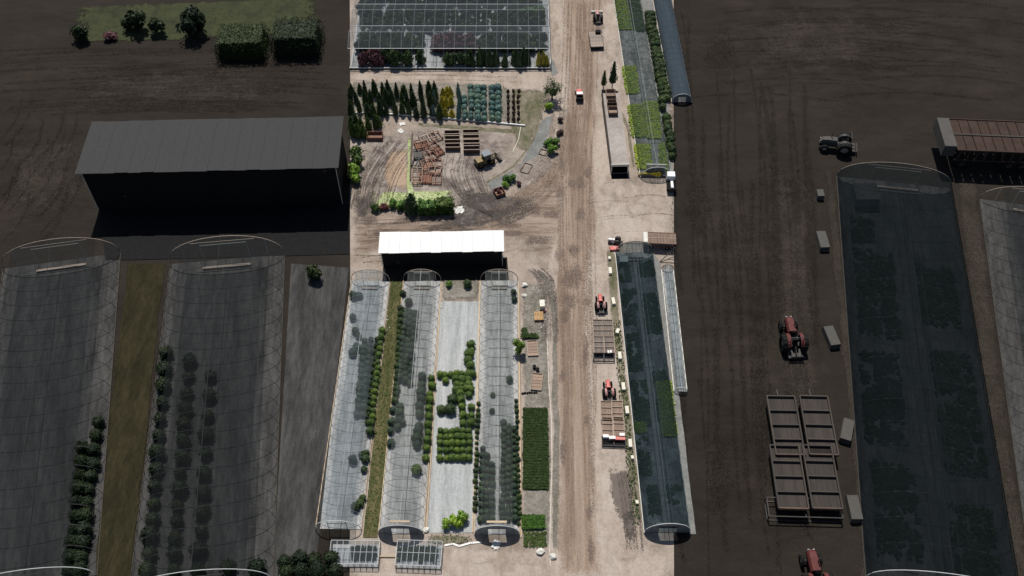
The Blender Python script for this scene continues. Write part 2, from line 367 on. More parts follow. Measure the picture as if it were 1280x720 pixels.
blob('mud', [(572,250),(585,234),(612,236),(640,242),(672,244),(655,262),(625,280),(575,292),(535,286),(560,272)], M['mud'], 0.32)
blob('mud', [(440,245),(470,232),(478,262),(455,280),(438,280)], M['mud'], 0.75)
blob('mud', [(495,262),(560,268),(575,280),(480,282)], M['damp'], 0.6)
for c, rx, ry in (((725,230),11,13),((726,268),10,12),((700,318),12,9),((718,313),12,12),((711,352),16,16),((712,375),20,14),((733,378),9,7),((733,525),7,10),((716,230),8,9),
                  ((672,300),26,9),((650,270),16,6),((735,215),8,11),((748,40),8,18),((738,640),6,14),((704,470),6,12),((640,282),14,5),((690,268),16,8),((665,262),20,7),((700,240),10,14),((640,292),18,5),((560,284),30,5),((480,290),30,5),((460,275),18,8),((702,205),7,14),((718,345),18,18),((706,395),10,18),((732,440),6,30),((704,560),5,30),((738,690),6,24)):
    blob('damp_patch', [(c[0]+rx*math.cos(a*math.pi/5), c[1]+ry*math.sin(a*math.pi/5)) for a in range(10)], M['damp'], 0.72, 0.8)
for c, rx, ry in (((690,335),12,12),((682,345),12,18),((748,322),14,10),((755,250),20,16),((800,262),24,10),((764,64),14,18),((695,55),7,20),((692,30),6,14),((757,560),8,14),((780,690),22,16),((660,700),20,9),((600,700),24,8)):
    blob('pale_patch', [(c[0]+rx*math.cos(a*math.pi/5), c[1]+ry*math.sin(a*math.pi/5)) for a in range(10)], M['roadlight'], 0.7, 0.8)
strip('grey_shoulder', [(652,350),(653,520),(652,684)], [(684,352),(690,520),(690,684)], M['greydirt'], 0.2, 0.4)
strip('grey_shoulder', [(660,338),(676,350),(686,380),(690,420),(690,560),(688,690)], [(672,334),(690,345),(698,380),(697,420),(700,560),(697,690)], M['greydirt'], 0.3, 0.4)
strip('grey_shoulder', [(757,310),(765,420),(778,520),(790,660)], [(770,310),(778,420),(790,520),(806,662)], M['weedy'], 0.3, 0.3)
blob('damp_shoulder', [(760,586),(785,576),(793,620),(800,670),(800,690),(785,685),(770,640),(757,610)], M['mud'], 0.55)
blob('muddy_puddle', [(760,590),(784,584),(790,612),(788,642),(776,648),(767,625)], M['puddle'], 0.25)
blob('sand_patch', [(490,184),(512,182),(511,240),(484,242),(476,222),(480,200)], M['sand'], 0.4)
blob('pale_grass', [(464,246),(480,238),(508,240),(511,228),(515,228),(517,238),(567,237),(568,255),(540,262),(500,262),(465,265)], M['palegrass'], 0.3)
strip('grass_edge', [(520,153),(580,157),(650,162)], [(520,158),(580,162),(650,168)], M['weedy'], 0.3, 0.3)
strip('grass_edge', [(509,170),(509,205),(508,240)], [(514,170),(514,205),(514,240)], M['palegrass'], 0.3, 0.15)
strip('grass_edge', [(762,120),(783,160),(791,215)], [(768,120),(788,160),(794,215)], M['weedy'], 0.4, 0.15)
strip('gravel_path', [(680,145),(664,180),(650,205),(620,222),(600,232)], [(694,142),(684,180),(668,205),(645,228),(612,243)], M['gravel'], 0.16, 0.3)
blob('gravel_path', [(640,205),(690,185),(700,205),(672,232),(645,245),(632,232)], M['yard'], 0.5)
strip('grass_edge', [(676,150),(660,183),(640,208),(600,231)], [(679,150),(663,184),(643,210),(603,233)], M['weedy'], 0.35, 0.3)
strip('path_verge', [(630,110),(635,150),(645,190)], [(690,110),(682,150),(660,190)], M['weedy'], 0.3, 0.5)
strip('planting_strip', [(438,100),(540,102),(640,106)], [(438,142),(540,148),(654,158)], M['greydirt'], 0.15, 0.2)
blob('mud', [(684,80),(692,72),(699,92),(690,98)], M['gravel'], 0.4)

# ---- tyre marks: one mesh of countless worn ruts
def tracks(curves, mat):
    vs = []; fs = []; fade = []; z = zz()
    for pts, w in curves:
        z += 0.0001
        pl = [G(*p) for p in pts]; out = []
        for i in range(len(pl) - 1):          # Catmull-Rom
            p0, p1, p2, p3 = pl[max(i-1,0)], pl[i], pl[i+1], pl[min(i+2,len(pl)-1)]
            for k in range(6):
                t = k / 6
                out.append(0.5 * ((2*p1) + (p2-p0)*t + (2*p0-5*p1+4*p2-p3)*t*t + (3*p1-p0-3*p2+p3)*t**3))
        out.append(pl[-1])
        base = len(vs)
        for i, p in enumerate(out):
            d = (out[min(i+1,len(out)-1)] - out[max(i-1,0)]); d.z = 0; d.normalize(); s_ = Vector((-d.y, d.x, 0))
            e = 0.0 if i in (0, len(out)-1) else 0.95
            for k, f in ((-1, 0), (0, e), (1, 0)):
                q = p + s_ * w * k; vs.append((q.x, q.y, z)); fade.append(f)
        for i in range(len(out) - 1):
            for k in range(2): fs.append((base+i*3+k, base+i*3+k+1, base+i*3+k+4, base+i*3+k+3))
    Z[0] = z; fademesh('tyre_marks', vs, fs, fade, mat, 'stuff')
cv = []
for i in range(70):      # the churned fan where machines turn
    t = rnd.random(); j = rnd.uniform(-9, 9); e = rnd.uniform(.2, 1)
    cv.append(([(566+26*t+j, 232+14*t+j), (586+22*t+j*.5, 256+8*t), (616+16*t, 266+14*t+j*.4), (640+34*e, 262+10*t-14*e+j)], rnd.uniform(0.07, 0.22)))
for i in range(40):
    x = rnd.uniform(452, 505); cv.append(([(x+25, 172+rnd.uniform(-4,14)), (x+8, 200), (x-6, 225), (x-14+rnd.uniform(-6,6), 262)], rnd.uniform(0.06, 0.2)))
for i in range(26):
    x = rnd.uniform(556, 612); cv.append(([(x, 188+rnd.uniform(0,24)), (x-4, 215), (x+4, 238), (x+18, 254)], rnd.uniform(0.06, 0.18)))
for i in range(34):
    y = rnd.uniform(264, 330); x = rnd.uniform(438, 540); cv.append(([(x, y+rnd.uniform(-3,3)), (x+40, y-2), (x+70, y-5), (x+110, y-13)], rnd.uniform(0.06, 0.2)))
for i in range(18):
    x = rnd.uniform(775, 797); cv.append(([(x-6, 585), (x, 620), (x+4, 650), (x+8, 690)], rnd.uniform(0.06, 0.16)))
for i in range(14):
    x = 664 + i * 1.6; cv.append(([(x-6, 336+rnd.uniform(-3,3)), (x+8, 352), (x+12, 385), (x+13, 430)], rnd.uniform(0.08, 0.2)))
soft = []
for i in range(26):
    x = rnd.uniform(698, 746); j = rnd.uniform(-4, 4); y0 = rnd.uniform(420, 720)
    soft.append(([(x, y0), (x-2+j, y0-110), (x-4+j, y0-220), (x-3, y0-300)], rnd.uniform(0.12, 0.4)))
for i in range(18):
    x = rnd.uniform(704, 750); soft.append(([(x, 0), (x-2, 60), (x-6, 140), (x-16, 235)], rnd.uniform(0.12, 0.35)))
for i in range(40):
    x = rnd.uniform(690, 722); soft.append(([(x, 150+rnd.uniform(-20,20)), (x-14, 215), (x-48, 248+rnd.uniform(-6,10)), (x-100, 276+rnd.uniform(-8,12))], rnd.uniform(0.12, 0.4)))
for i in range(0):
    x, y = rnd.uniform(560, 640), rnd.uniform(680, 716); soft.append(([(x, y), (x+40, y-2), (x+90, y-1), (x+150, y+2)], rnd.uniform(0.08, 0.25)))
for i in range(7):
    x, y = rnd.uniform(735, 790), rnd.uniform(230, 300); soft.append(([(x, y), (x+18, y-3), (x+36, y-4), (x+52, y-2)], rnd.uniform(0.08, 0.3)))
for i in range(6):
    x, y = rnd.uniform(440, 560), rnd.uniform(92, 101); soft.append(([(x, y), (x+50, y), (x+90, y+1), (x+140, y+3)], rnd.uniform(0.06, 0.2)))
tracks(soft, M['softtrack'])
tracks(cv, M['track'])

side = []
for i in range(60):
    x = rnd.uniform(850, 1030); j = rnd.uniform(-8, 8); y0 = rnd.uniform(260, 740); side.append(([(x, y0), (x-6+j, y0-90), (x-9+j, y0-180), (x-14, y0-260)], rnd.uniform(0.3, 1.1)))
for i in range(40):
    x, y = rnd.uniform(850, 1100), rnd.uniform(0, 130); side.append(([(x, y), (x+60, y-6), (x+130, y-5), (x+200, y+4)], rnd.uniform(0.2, 0.9)))
for i in range(60):
    x, y = rnd.uniform(-40, 260), rnd.uniform(66, 145); side.append(([(x, y), (x+60, y-4), (x+120, y-6), (x+190, y-3)], rnd.uniform(0.2, 0.9)))
for i in range(24):
    x, y = rnd.uniform(-30, 90), rnd.uniform(150, 300); side.append(([(x-20, y+20), (x-4, y+4), (x+10, y-16), (x+16, y-44)], rnd.uniform(0.2, 0.7)))
strip('dry_verge', [(1030,215),(1052,450),(1078,735)], [(1042,215),(1066,450),(1092,735)], M['peatpale'], .3, .6, ends=False)
strip('dry_verge', [(1192,225),(1225,480),(1262,735)], [(1224,225),(1256,480),(1292,735)], M['peatpale'], .3, .6, ends=False)
for pts in ([(900,20),(1000,0),(1140,20),(1120,90),(980,110),(900,80)], [(960,150),(1010,160),(1030,420),(1050,700),(1000,735),(960,500)], [(0,170),(110,160),(115,240),(40,290),(0,280)], [(60,90),(300,80),(420,90),(400,130),(200,140),(60,130)]):
    blob('dry_earth', pts, M['peatpale'], .7, 2.0)
for c, rx, ry in (((900,70),30,45),((870,260),22,60),((330,60),60,10),((900,600),20,80)): blob('damp_patch', [(c[0]+rx*math.cos(a*math.pi/5), c[1]+ry*math.sin(a*math.pi/5)) for a in range(10)], M['peattrack'], 0.8, 1.5)
tracks(side, M['peattrack'])

# scattered stones and clods, too many to count
def scatter(name, regions, mat, label=None):
    mb = MB()
    for (x0, y0, x1, y1, n, s0, s1) in regions:
        for _ in range(n):
            p = G(rnd.uniform(x0, x1), rnd.uniform(y0, y1)); s = rnd.uniform(s0, s1)
            mb.box((p.x, p.y, s * 0.3), (s, s * rnd.uniform(.6, 1.2), s * .7), rnd.uniform(0, 3), 0.2, 0.2, 0.6)
    return tag(mb.build(name, mat), label, None, None, 'stuff')
scatter('pale_litter', [(478,352,486,640,0,.05,.2),(550,360,553,385,30,.06,.3),(642,360,647,660,120,.05,.25),(505,360,508,660,110,.05,.25),(601,360,604,660,120,.05,.25),(474,380,487,420,60,.05,.25),(655,355,684,420,80,.06,.3)], M['whiteboard'])
scatter('loose_stones', [(440,100,700,340,350,.05,.22),(655,340,690,680,260,.05,.25),(740,300,800,690,160,.05,.2),(640,140,690,240,120,.08,.3),(440,672,840,715,160,.05,.25),(780,230,842,300,90,.08,.3)], M['greydirt'])

# ------------------------------------------------------------------ plants
def leafmesh(name, sampler, n, size, mat, core=None, seed=1):
    """many leaf faces spread by sampler(r)->(pos, normal); optional solid core"""
    r = random.Random(seed); mb = MB()
    if core: core(mb, r)
    for _ in range(n):
        p, nn = sampler(r); s = size * r.uniform(0.6, 1.35)
        nn = (Vector(nn) + Vector((r.gauss(0,.45), r.gauss(0,.45), r.gauss(0,.45)))).normalized()
        u = nn.orthogonal().normalized(); u.rotate(Matrix.Rotation(r.uniform(0, 6.28), 3, nn)); w = nn.cross(u)
        p = Vector(p)
        mb.add([p - u*s, p + w*s*.55, p + u*s, p - w*s*.55], [(0,1,2,3)])
    return mb.mesh(name, mat)
def ico(mb, r, rad, c, amp, sq=(1,1,1), n=10, m=7):
    vs = []; fs = []
    off = Vector((r.uniform(0,50), r.uniform(0,50), 0))
    for i in range(m + 1):
        th = math.pi * i / m
        for k in range(n):
            a = 2 * math.pi * k / n; d = Vector((math.sin(th)*math.cos(a), math.sin(th)*math.sin(a), math.cos(th)))
            q = rad * (1 + amp * mnoise.noise(d * 1.7 + off))
            vs.append((c[0]+d.x*q*sq[0], c[1]+d.y*q*sq[1], c[2]+d.z*q*sq[2]))
    for i in range(m):
        for k in range(n): fs.append((i*n+k, (i+1)*n+k, (i+1)*n+(k+1)%n, i*n+(k+1)%n))
    mb.add(vs, fs)
def ball_mesh(mat, seed, n=260, size=0.15, amp=0.12, zs=0.92):
    off = Vector((seed * 7.3, seed * 1.9, 0))
    def smp(r):
        d = Vector((r.gauss(0,1), r.gauss(0,1), r.gauss(0,1))).normalized()
        if d.z < -0.75: d.z = -d.z
        q = (1 + amp * 1.6 * mnoise.noise(d * 2.1 + off)) * r.uniform(0.86, 1.04)
        return Vector((d.x*q, d.y*q, d.z*q*zs + zs)), d
    return leafmesh('shrub', smp, n, size, mat, lambda mb, r: ico(mb, r, 0.86, (0,0,zs), amp, (1,1,zs)), seed)
def loose_mesh(mat, seed, n=420, size=0.16, lobes=7):
    rr = random.Random(seed); L = []
    for _ in range(lobes):
        a = rr.uniform(0, 6.28); q = rr.uniform(0.1, 0.62)
        L.append((Vector((q*math.cos(a), q*math.sin(a), rr.uniform(0.45, 1.15))), rr.uniform(0.34, 0.55)))
    def smp(r):
        c, q = r.choice(L); d = Vector((r.gauss(0,1), r.gauss(0,1), r.gauss(0,1))).normalized()
        return c + d * q * r.uniform(0.75, 1.12), d
    def core(mb, r):
        for c, q in L: ico(mb, r, q * 0.72, c, 0.2, (1,1,1), 7, 5)
        mb.tube([(0,0,-0.02),(0,0,0.7)], [0.09, 0.05], 5)
    return leafmesh('shrub', smp, n, size, mat, core, seed)
def cone_mesh(mat, seed, n=330, size=0.13, w=0.25):
    """columnar conifer of unit height"""
    rr = random.Random(seed); ph = rr.uniform(0, 6)
    def prof(t): return w * (min(1, t * 6 + 0.45)) * (1 - t) ** 0.62
    def smp(r):
        t = r.random() ** 1.25; a = r.uniform(0, 6.28)
        q = prof(t) * (1 + 0.22 * math.sin(3*a + ph + t*9)) * r.uniform(0.75, 1.12)
        return Vector((q*math.cos(a), q*math.sin(a), 0.03 + t*0.97)), Vector((math.cos(a), math.sin(a), 0.5))
    def core(mb, r):
        mb.lathe([(0.02,-0.004),(0.05,0.0),(w*.72,0.05),(w*.72,0.25),(w*.55,0.5),(w*.33,0.75),(0.01,0.97)], 7)
    return leafmesh('conifer', smp, n, size * 0.3, mat, core, seed)
def plants(name, variants, spots, label, cat, group):
    """spots: (x, y, scale, visual centre height or 0) in site coordinates"""
    for i, (p, s) in enumerate(spots):
        o = link(name, variants[i % len(variants)], None, (p.x, p.y, 0.0), rnd.uniform(0, 6.28), s if isinstance(s, tuple) else (s*rnd.uniform(.94,1.06), s*rnd.uniform(.94,1.06), s*rnd.uniform(.92,1.08)))
        tag(o, label, cat, group)
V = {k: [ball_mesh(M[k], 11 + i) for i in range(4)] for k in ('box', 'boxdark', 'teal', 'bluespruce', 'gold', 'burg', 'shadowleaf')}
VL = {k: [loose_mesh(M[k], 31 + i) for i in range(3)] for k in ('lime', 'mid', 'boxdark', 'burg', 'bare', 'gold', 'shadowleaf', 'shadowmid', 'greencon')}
VC = {k: [cone_mesh(M[k], 51 + i) for i in range(4)] for k in ('conifer', 'greencon', 'gold', 'bluespruce', 'shadowleaf')}
VW = {k: [cone_mesh(M[k], 71 + i, 330, 0.15, 0.34) for i in range(3)] for k in ('conifer', 'greencon', 'boxdark')}
def line(a, b, n, j=0.6): return [(a[0]+(b[0]-a[0])*i/max(1,n-1)+rnd.uniform(-j,j), a[1]+(b[1]-a[1])*i/max(1,n-1)+rnd.uniform(-j,j)) for i in range(n)]
def ballspots(pts, r, jit_=0.17): return [(G(x, y, r*0.95), r*rnd.uniform(1-jit_, 1+jit_)) for x, y in pts]

# clipped box balls in the open cloth bed
colA = [(539,472),(540,482),(537.5,492),(537,500),(536,510),(536,520),(535,531),(535,540),(534,550),(533,560),(532,572)]
plants('box_ball', V['box'], ballspots(colA, 0.72), 'clipped green ball shrub in the single file along the left side of the open bed', 'shrub', 'ball shrubs in single file')
row = [(550,468),(556,468),(563.5,467),(571,466.5),(577,467),(585,467),(591,467),(557,475)]
plants('box_ball', V['box'], ballspots(row, 0.66), 'clipped green ball shrub in the short row that closes the top of the planted square', 'shrub', 'ball shrubs in the top row')
blk = [(569,473),(577.5,474),(585,474),(571,480),(577,480),(586,480),(570,487.5),(576,486),(582.5,485),(588,486),(586,492.5),(575,492),(576,499),(577.5,508),(589,508),(579,518.5),(589,519),(578.5,528),(588.5,528)]
plants('box_ball', V['box'], ballspots(blk, 0.76), 'clipped green ball shrub in the ragged double column right of the bare cloth', 'shrub', 'ball shrubs in the ragged column')
plants('box_ball', V['boxdark'], ballspots([(565,498),(551.5,511),(563,511)], 0.98), 'big dark ball shrub standing free on the bare cloth of the planted square', 'shrub', 'big free standing ball shrubs')
plants('box_ball', V['box'], ballspots([(588.6,431),(589,437),(585.5,442),(586,448),(587.5,442.5),(585,450),(588,456)], 0.74), 'clipped green ball shrub in the cluster above the planted square', 'shrub', 'ball shrubs above the square')
grid = [(x+rnd.uniform(-.7,.7), y+rnd.uniform(-.6,.6)) for y in (538,546,553.5,562,571.5) for x in (550,557.5,564.5,571.5,579,586.5)]
plants('box_ball', V['box'], ballspots(grid, 0.64), 'small clipped ball shrub in the five neat rows closing the bottom of the square', 'shrub', 'ball shrubs in neat rows')
plants('potted_shrub', VL['mid'], [(G(561,354.5,.6), 0.9)], 'bright green bushy shrub on the bed in front of the black shed wall', 'shrub', None)
plants('potted_shrub', V['boxdark'], ballspots([(584.5,355)], 0.75), 'lone dark ball shrub on the bed in front of the black shed wall', 'shrub', None)
plants('lime_shrub', VL['lime'], [(G(558,655,.8), 1.05), (G(567,650,.8), 1.15), (G(576,646,.8), 1.2), (G(574,655,.8), 1.0)], 'loose lime green shrub at the bottom end of the open bed', 'shrub', 'lime shrubs at the bed end')
# shrubs of the tunnels (film drapes over most of them)
def col(a, b, n, r, kind, nm, label, grp): plants(nm, V[kind], ballspots(line(a, b, n, 0.7), r), label, 'shrub', grp)
col((477,413),(464,528),16,0.62,'box','box_ball','green ball shrub in the edge row under the open side of the left tunnel','edge row of the left tunnel')
col((471,424),(459,527),14,0.60,'boxdark','dark_shrub','dark shrub in the second row inside the left tunnel','second row of the left tunnel')
col((463,424),(453,517),13,0.66,'teal','teal_shrub','greyish green shrub in the rows beneath the film of the left tunnel','film rows of the left tunnel')
col((456,426),(446,517),13,0.66,'teal','teal_shrub','greyish green shrub in the rows beneath the film of the left tunnel','film rows of the left tunnel')
plants('dark_shrub', V['boxdark'], ballspots([(463,539),(457.5,566),(457,573),(455,586),(452,568),(453,622),(450,628),(444.5,633)], 0.7), 'dark round shrub left alone at the lower edge of the left tunnel', 'shrub', 'stray shrubs of the left tunnel')
plants('teal_shrub', V['teal'], ballspots([(442,369),(449,369),(441,396),(444,413),(448,419),(441,574),(446,433),(441,440)], 0.75), 'pale clouded shrub near the left wall of the left tunnel', 'shrub', 'clouded shrubs of the left tunnel')
col((501,386),(494,500),17,0.6,'boxdark','dark_shrub','dark shrub in the outermost row of the middle tunnel','outer row of the middle tunnel')
col((507,388),(499,472),13,0.68,'teal','teal_shrub','greyish green shrub in the packed rows at the top of the middle tunnel','packed rows of the middle tunnel')
col((513,390),(506,475),13,0.68,'teal','teal_shrub','greyish green shrub in the packed rows at the top of the middle tunnel','packed rows of the middle tunnel')
col((519,392),(512,478),12,0.62,'teal','teal_shrub','greyish green shrub in the packed rows at the top of the middle tunnel','packed rows of the middle tunnel')
plants('dark_shrub', V['boxdark'], ballspots([(503.5,366),(511,377)], 0.7), 'lone dark shrub near the shed end of the middle tunnel', 'shrub', 'lone shrubs of the middle tunnel')
plants('teal_shrub', V['teal'], ballspots([(491,512),(500,508),(499.5,516),(499.5,525),(490,527),(488.5,538),(488.5,553),(497,533),(503,527)], 0.72), 'clouded shrub in the loose group halfway down the middle tunnel', 'shrub', 'loose group of the middle tunnel')
col((527.5,471),(524.5,516),6,0.86,'teal','teal_shrub','large dull green ball in the inner file along the right wall of the middle tunnel','inner file of the middle tunnel')
col((523,531),(521,555),4,0.86,'teal','teal_shrub','large dull green ball in the inner file along the right wall of the middle tunnel','inner file of the middle tunnel')
plants('box_ball', V['box'], ballspots([(520.5,586)], 1.0), 'single big ball shrub standing apart at the lower right of the middle tunnel', 'shrub', None)
col((598,505),(593.5,636),20,0.42,'boxdark','dark_shrub','small dark shrub in the file outside the left board of the right tunnel','file beside the right tunnel')
for q, (xa, xb) in enumerate(((603,601),(609,608),(615,615))):
    col((xa,560+q*10),(xb,648),11-q,0.58,'teal','teal_shrub','clouded shrub in the rows left of the aisle in the right tunnel','left rows of the right tunnel')
for q, (xa, xb) in enumerate(((630,628),(636,635),(642,643))):
    col((xa,528+q*4),(xb,648),17-q,0.55,'teal','teal_shrub','clouded shrub in the rows right of the aisle in the right tunnel','right rows of the right tunnel')
col((645.5,500),(649,655),24,0.42,'boxdark','dark_shrub','small dark shrub in the file along the right board of the right tunnel','file inside the right tunnel')
plants('teal_shrub', V['teal'], ballspots([(616,493),(615,513),(637,474),(642,365),(643,374)], 0.55), 'scattered small shrub on the bare floor of the right tunnel', 'shrub', 'scattered shrubs of the right tunnel')

# nursery rows beside the cross road
sp = []
for y, x0, x1, n in ((117,440,545,12),(129,438,546,13),(142,440,548,13)):
    for i in range(n):
        if rnd.random() < 0.1: continue
        p = G(x0 + (x1-x0)*i/(n-1) + rnd.uniform(-2,2), y + rnd.uniform(-2,2) + (x0+(x1-x0)*i/(n-1)-438)*0.03)
        sp.append((p, (rnd.uniform(2.8,4.6),)*2 + (rnd.uniform(2.4,4.7),)))
plants('conifer', VC['conifer'], sp, 'dark upright conifer in the rows between cross road and white board', 'conifer', 'dark conifer rows')
plants('golden_shrub', VC['gold'], [(G(x, y), (3.6,3.6,h)) for x, y, h in ((554,121,2.6),(559,118,2.4),(563,120,2.8),(553,132,2.8),(558,133,3.0),(564,131,2.6),(551,144,3.0),(557,146,2.6),(565,146,2.2))], 'golden yellow upright shrub between dark conifers and blue balls', 'shrub', 'golden shrubs')
plants('conifer', VC['bluespruce'], [(G(x, y), (2.6,2.6,3.6)) for x, y in ((573,119),(575,128),(574,139),(573,149),(542,146),(543,128))], 'dusky blue conifer beside the golden shrubs', 'conifer', 'dusky blue conifers')
bl = [(581+c*7.9+rnd.uniform(-.8,.8)+(c>=4)*2.2, 108+r_*6.4+rnd.uniform(-.7,.7)+c*0.4) for c in range(6) for r_ in range(7) if not (c == 0 and r_ < 2)]
plants('blue_ball', V['bluespruce'], ballspots(bl, 0.78), 'blue green ball shrub in the block beside the golden shrubs', 'shrub', 'blue ball shrubs')
plants('bare_shrub', VL['bare'], [(G(x, y), (.5,.5,1.0)) for y in (118,125,132,139,146,153) for x in (635,642,648)], 'leafless brown shrub at the right end of the nursery rows', 'shrub', 'bare brown shrubs')
plants('conifer', VC['greencon'], [(G(x, y), (4.0,4.0,h)) for x, y, h in ((440,160,3.4),(446,158,3.8),(452,162,3.6),(442,170,4),(448,172,4.2),(455,171,3.6),(461,161,3.4),(470,159,3.8),(474,158,3.2))], 'fresh green conifer in the small group by the red crate', 'conifer', 'fresh green conifers')
plants('rounded_tree', VL['greencon'], [(G(444,190,1.5), 1.9),(G(446,202,1.5), 1.7)], 'dark green rounded shrub at the edge of the black cloth field', 'shrub', 'rounded shrubs by the black cloth')
plants('rounded_tree', VL['lime'], [(G(443,214,1.5), 2.0),(G(445,222,1.2), 1.4)], 'pale green rounded shrub at the edge of the black cloth field', 'shrub', 'pale shrubs by the black cloth')

# the planted island of pale grass
plants('island_shrub', VL['greencon'], [(G(469.5,259,1), 1.25)], 'upright green shrub at the left tip of the pale grass', 'shrub', None)
plants('island_shrub', VL['burg'], [(G(481,259,.5), 0.9),(G(476,260,.4), 0.7),(G(485,259,.4), 0.7)], 'low purplish shrub among the green ones on the pale grass', 'shrub', 'purplish shrubs')
plants('island_shrub', VL['mid'], [(G(491.5,254,1), 1.3)], 'green round shrub left of the small clipped cube', 'shrub', None)
plants('blue_bush', VW['boxdark'], [(G(514.5,263), (6.2,6.2,4.8))], 'grey green broad conifer in the middle of the pale grass', 'conifer', None)
def hedge_mesh(mat, w, d, h, seed, n, size=0.2):
    def smp(r):
        f = r.random(); x, y, z = r.uniform(-w/2, w/2), r.uniform(-d/2, d/2), r.uniform(0.05, h)
        if f < 0.45: z = h; nn = (0,0,1)
        elif f < 0.75: y = -d/2; nn = (0,-1,0.2)
        elif f < 0.85: y = d/2; nn = (0,1,0.2)
        else: x = r.choice((-w/2, w/2)); nn = (1 if x > 0 else -1, 0, 0.2)
        p = Vector((x, y, z)); p += Vector(nn) * (mnoise.noise(p * 1.1 + Vector((seed,0,0))) * 0.75 + r.uniform(-.18,.12)); k_ = max(0, z/h-.6)*.28; p.x *= 1-k_; p.y *= 1-k_
        p.z = max(0.03, p.z)
        return p, nn
    return leafmesh('hedge', smp, n, size, mat, lambda mb, r: mb.box((0,0,h*0.47), (w*0.92, d*0.86, h*0.92), taper=0.86), seed)
def hedge(label, c, w, d, h, mat, seed, n, rz=0.0):
    tag(link('hedge', hedge_mesh(M[mat], w, d, h, seed, n), None, (c.x, c.y, 0), rz), label, 'hedge')
hedge('small clipped green cube of hedge next to the broad conifer', G(501.5,260), 1.6, 1.4, 1.4, 'mid', 3, 300)
hedge('clipped dark hedge block with lumpy top on the pale grass', G(534.5,264), 3.7, 2.6, 2.2, 'mid', 4, 1500, 0.02)
hedge('taller bright hedge block at the right end of the pale grass', G(556.5,262.5), 3.5, 2.8, 2.5, 'greencon', 5, 1500, 0.02)

# shrubs and small trees round the gravel path
def tree(name, label, c, h, r, mat, seed):
    t = thing(name, label, 'tree', c, rnd.uniform(0, 6))
    rr = random.Random(seed); mb = MB(); mb.tube([(0,0,-.05),(0.03,0.02,h*.3),(0.0,0.05,h*.62)], [h*.05,h*.035,h*.015], 6)
    for k in range(5):
        a = rr.uniform(0, 6.28); mb.tube([(0,0,h*(.25+.06*k)), (math.cos(a)*r*.6, math.sin(a)*r*.6, h*(.45+.08*k))], [h*.02, h*.006], 4)
    mb.build('trunk', M['trunk'], t)
    L = [(Vector((rr.uniform(-.6,.6)*r, rr.uniform(-.6,.6)*r, h*rr.uniform(.42,.85))), r*rr.uniform(.35,.6)) for _ in range(11)]
    def smp(q):
        c_, s = q.choice(L); d = Vector((q.gauss(0,1), q.gauss(0,1), q.gauss(0,1))).normalized()
        return c_ + d * s * q.uniform(0.5, 1.1), d
    link('crown', leafmesh('crown', smp, 1500, 0.17, M[mat], None, seed), t)
tree('leafy_tree', 'dark leafy tree at the corner of cross road and dirt road', G(690,124), 4.4, 2.1, 'boxdark', 5)
tree('leafy_tree', 'small bright green tree with its dark shadow beside the right tunnel', G(648,441), 3.4, 1.25, 'lime', 9)
plants('path_shrub', VL['lime'], [(G(685.5,134,.7), 1.25)], 'bright lime shrub at the top end of the gravel path', 'shrub', None)
plants('path_shrub', VL['mid'], [(G(687,178,.7), 1.15),(G(694,177,.7), 1.1),(G(691,186,.8), 1.4),(G(683,180,.5), 0.9)], 'leafy green shrub in the clump between gravel path and dirt road', 'shrub', 'clump by the gravel path')
plants('path_shrub', VL['bare'], [(G(700,150,.5), 0.8),(G(702,165,.4), 0.7),(G(698,168,.4),0.7)], 'brown dry shrub at the edge of the dirt road', 'shrub', 'dry shrubs by the road')
plants('path_shrub', VL['mid'], [(G(634,224,.8), 1.25),(G(640,222,.7), 1.0)], 'leafy green shrub behind the red crate at the path end', 'shrub', 'shrubs behind the red crate')
plants('path_shrub', VL['lime'], [(G(632,231,.5), 0.9)], 'yellowish shrub touching the red crate at the path end', 'shrub', None)
plants('path_shrub', VL['burg'], [(G(649,230,.4), 0.7),(G(624,240,.3), 0.6)], 'reddish low shrub at the lower end of the gravel path', 'shrub', 'reddish shrubs')
def cypress(label, c, h, mat):
    t = thing('slender_tree', label, 'tree', c)
    MB().tube([(0,0,-.04),(0,0,h*.35)], [.12,.08], 6).build('trunk', M['trunk'], t)
    o = link('crown', cone_mesh(M[mat], 91, 420, 0.12, 0.16), t, (0,0,h*.2), 0, (h*.8,)*3)
cypress('slender yellow green tree behind the long shed, the shorter of two', G(754,111), 5.2, 'greencon')
cypress('slender dark tree behind the long shed, the taller of two', G(765,110), 7.4, 'conifer')
def carpet(name, label, pts, mat, n, h=0.25, size=0.16, cat='plants', rows=None, seed=1, kind=None):
    """bed of low plants filling a four-cornered plot"""
    q = [G(*p) for p in pts]; r = random.Random(seed); mb = MB()
    o = sum(q, Vector()) / 4
    for _ in range(n):
        u, v = r.random(), r.random()
        if rows: v = (int(v * rows) + 0.5 + r.uniform(-.26, .26)) / rows; u += r.gauss(0, .012)
        p = q[0].lerp(q[1], u).lerp(q[3].lerp(q[2], u), v) - o
        hh = .1 + h * r.uniform(.5, 1.2); a = r.uniform(0, 6.28); s = size * r.uniform(.7, 1.3)
        dx, dy = math.cos(a)*s, math.sin(a)*s
        mb.add([(p.x-dx, p.y-dy, 0.09), (p.x+dx, p.y+dy, 0.09), (p.x+dx*.6-dy*2.0, p.y+dy*.6+dx*2.0, hh), (p.x-dx*.6-dy*2.0, p.y-dy*.6+dx*2.0, hh*.9)], [(0,1,2,3)])
    ob = mb.build(name, M[mat]); ob.location = (o.x, o.y, 0)
    return tag(ob, label, cat, None, kind)
sheet('turf_soil', [(654,510),(684,510),(686,613),(654,613)], M['turfsoil'])
carpet('turf_bed', 'dense dark green square of seedlings between right tunnel and road', [(654.5,511),(683.5,511),(685.5,612),(654.5,612)], 'turf', 7500, 0.3, 0.12, 'plants', 30, 2)
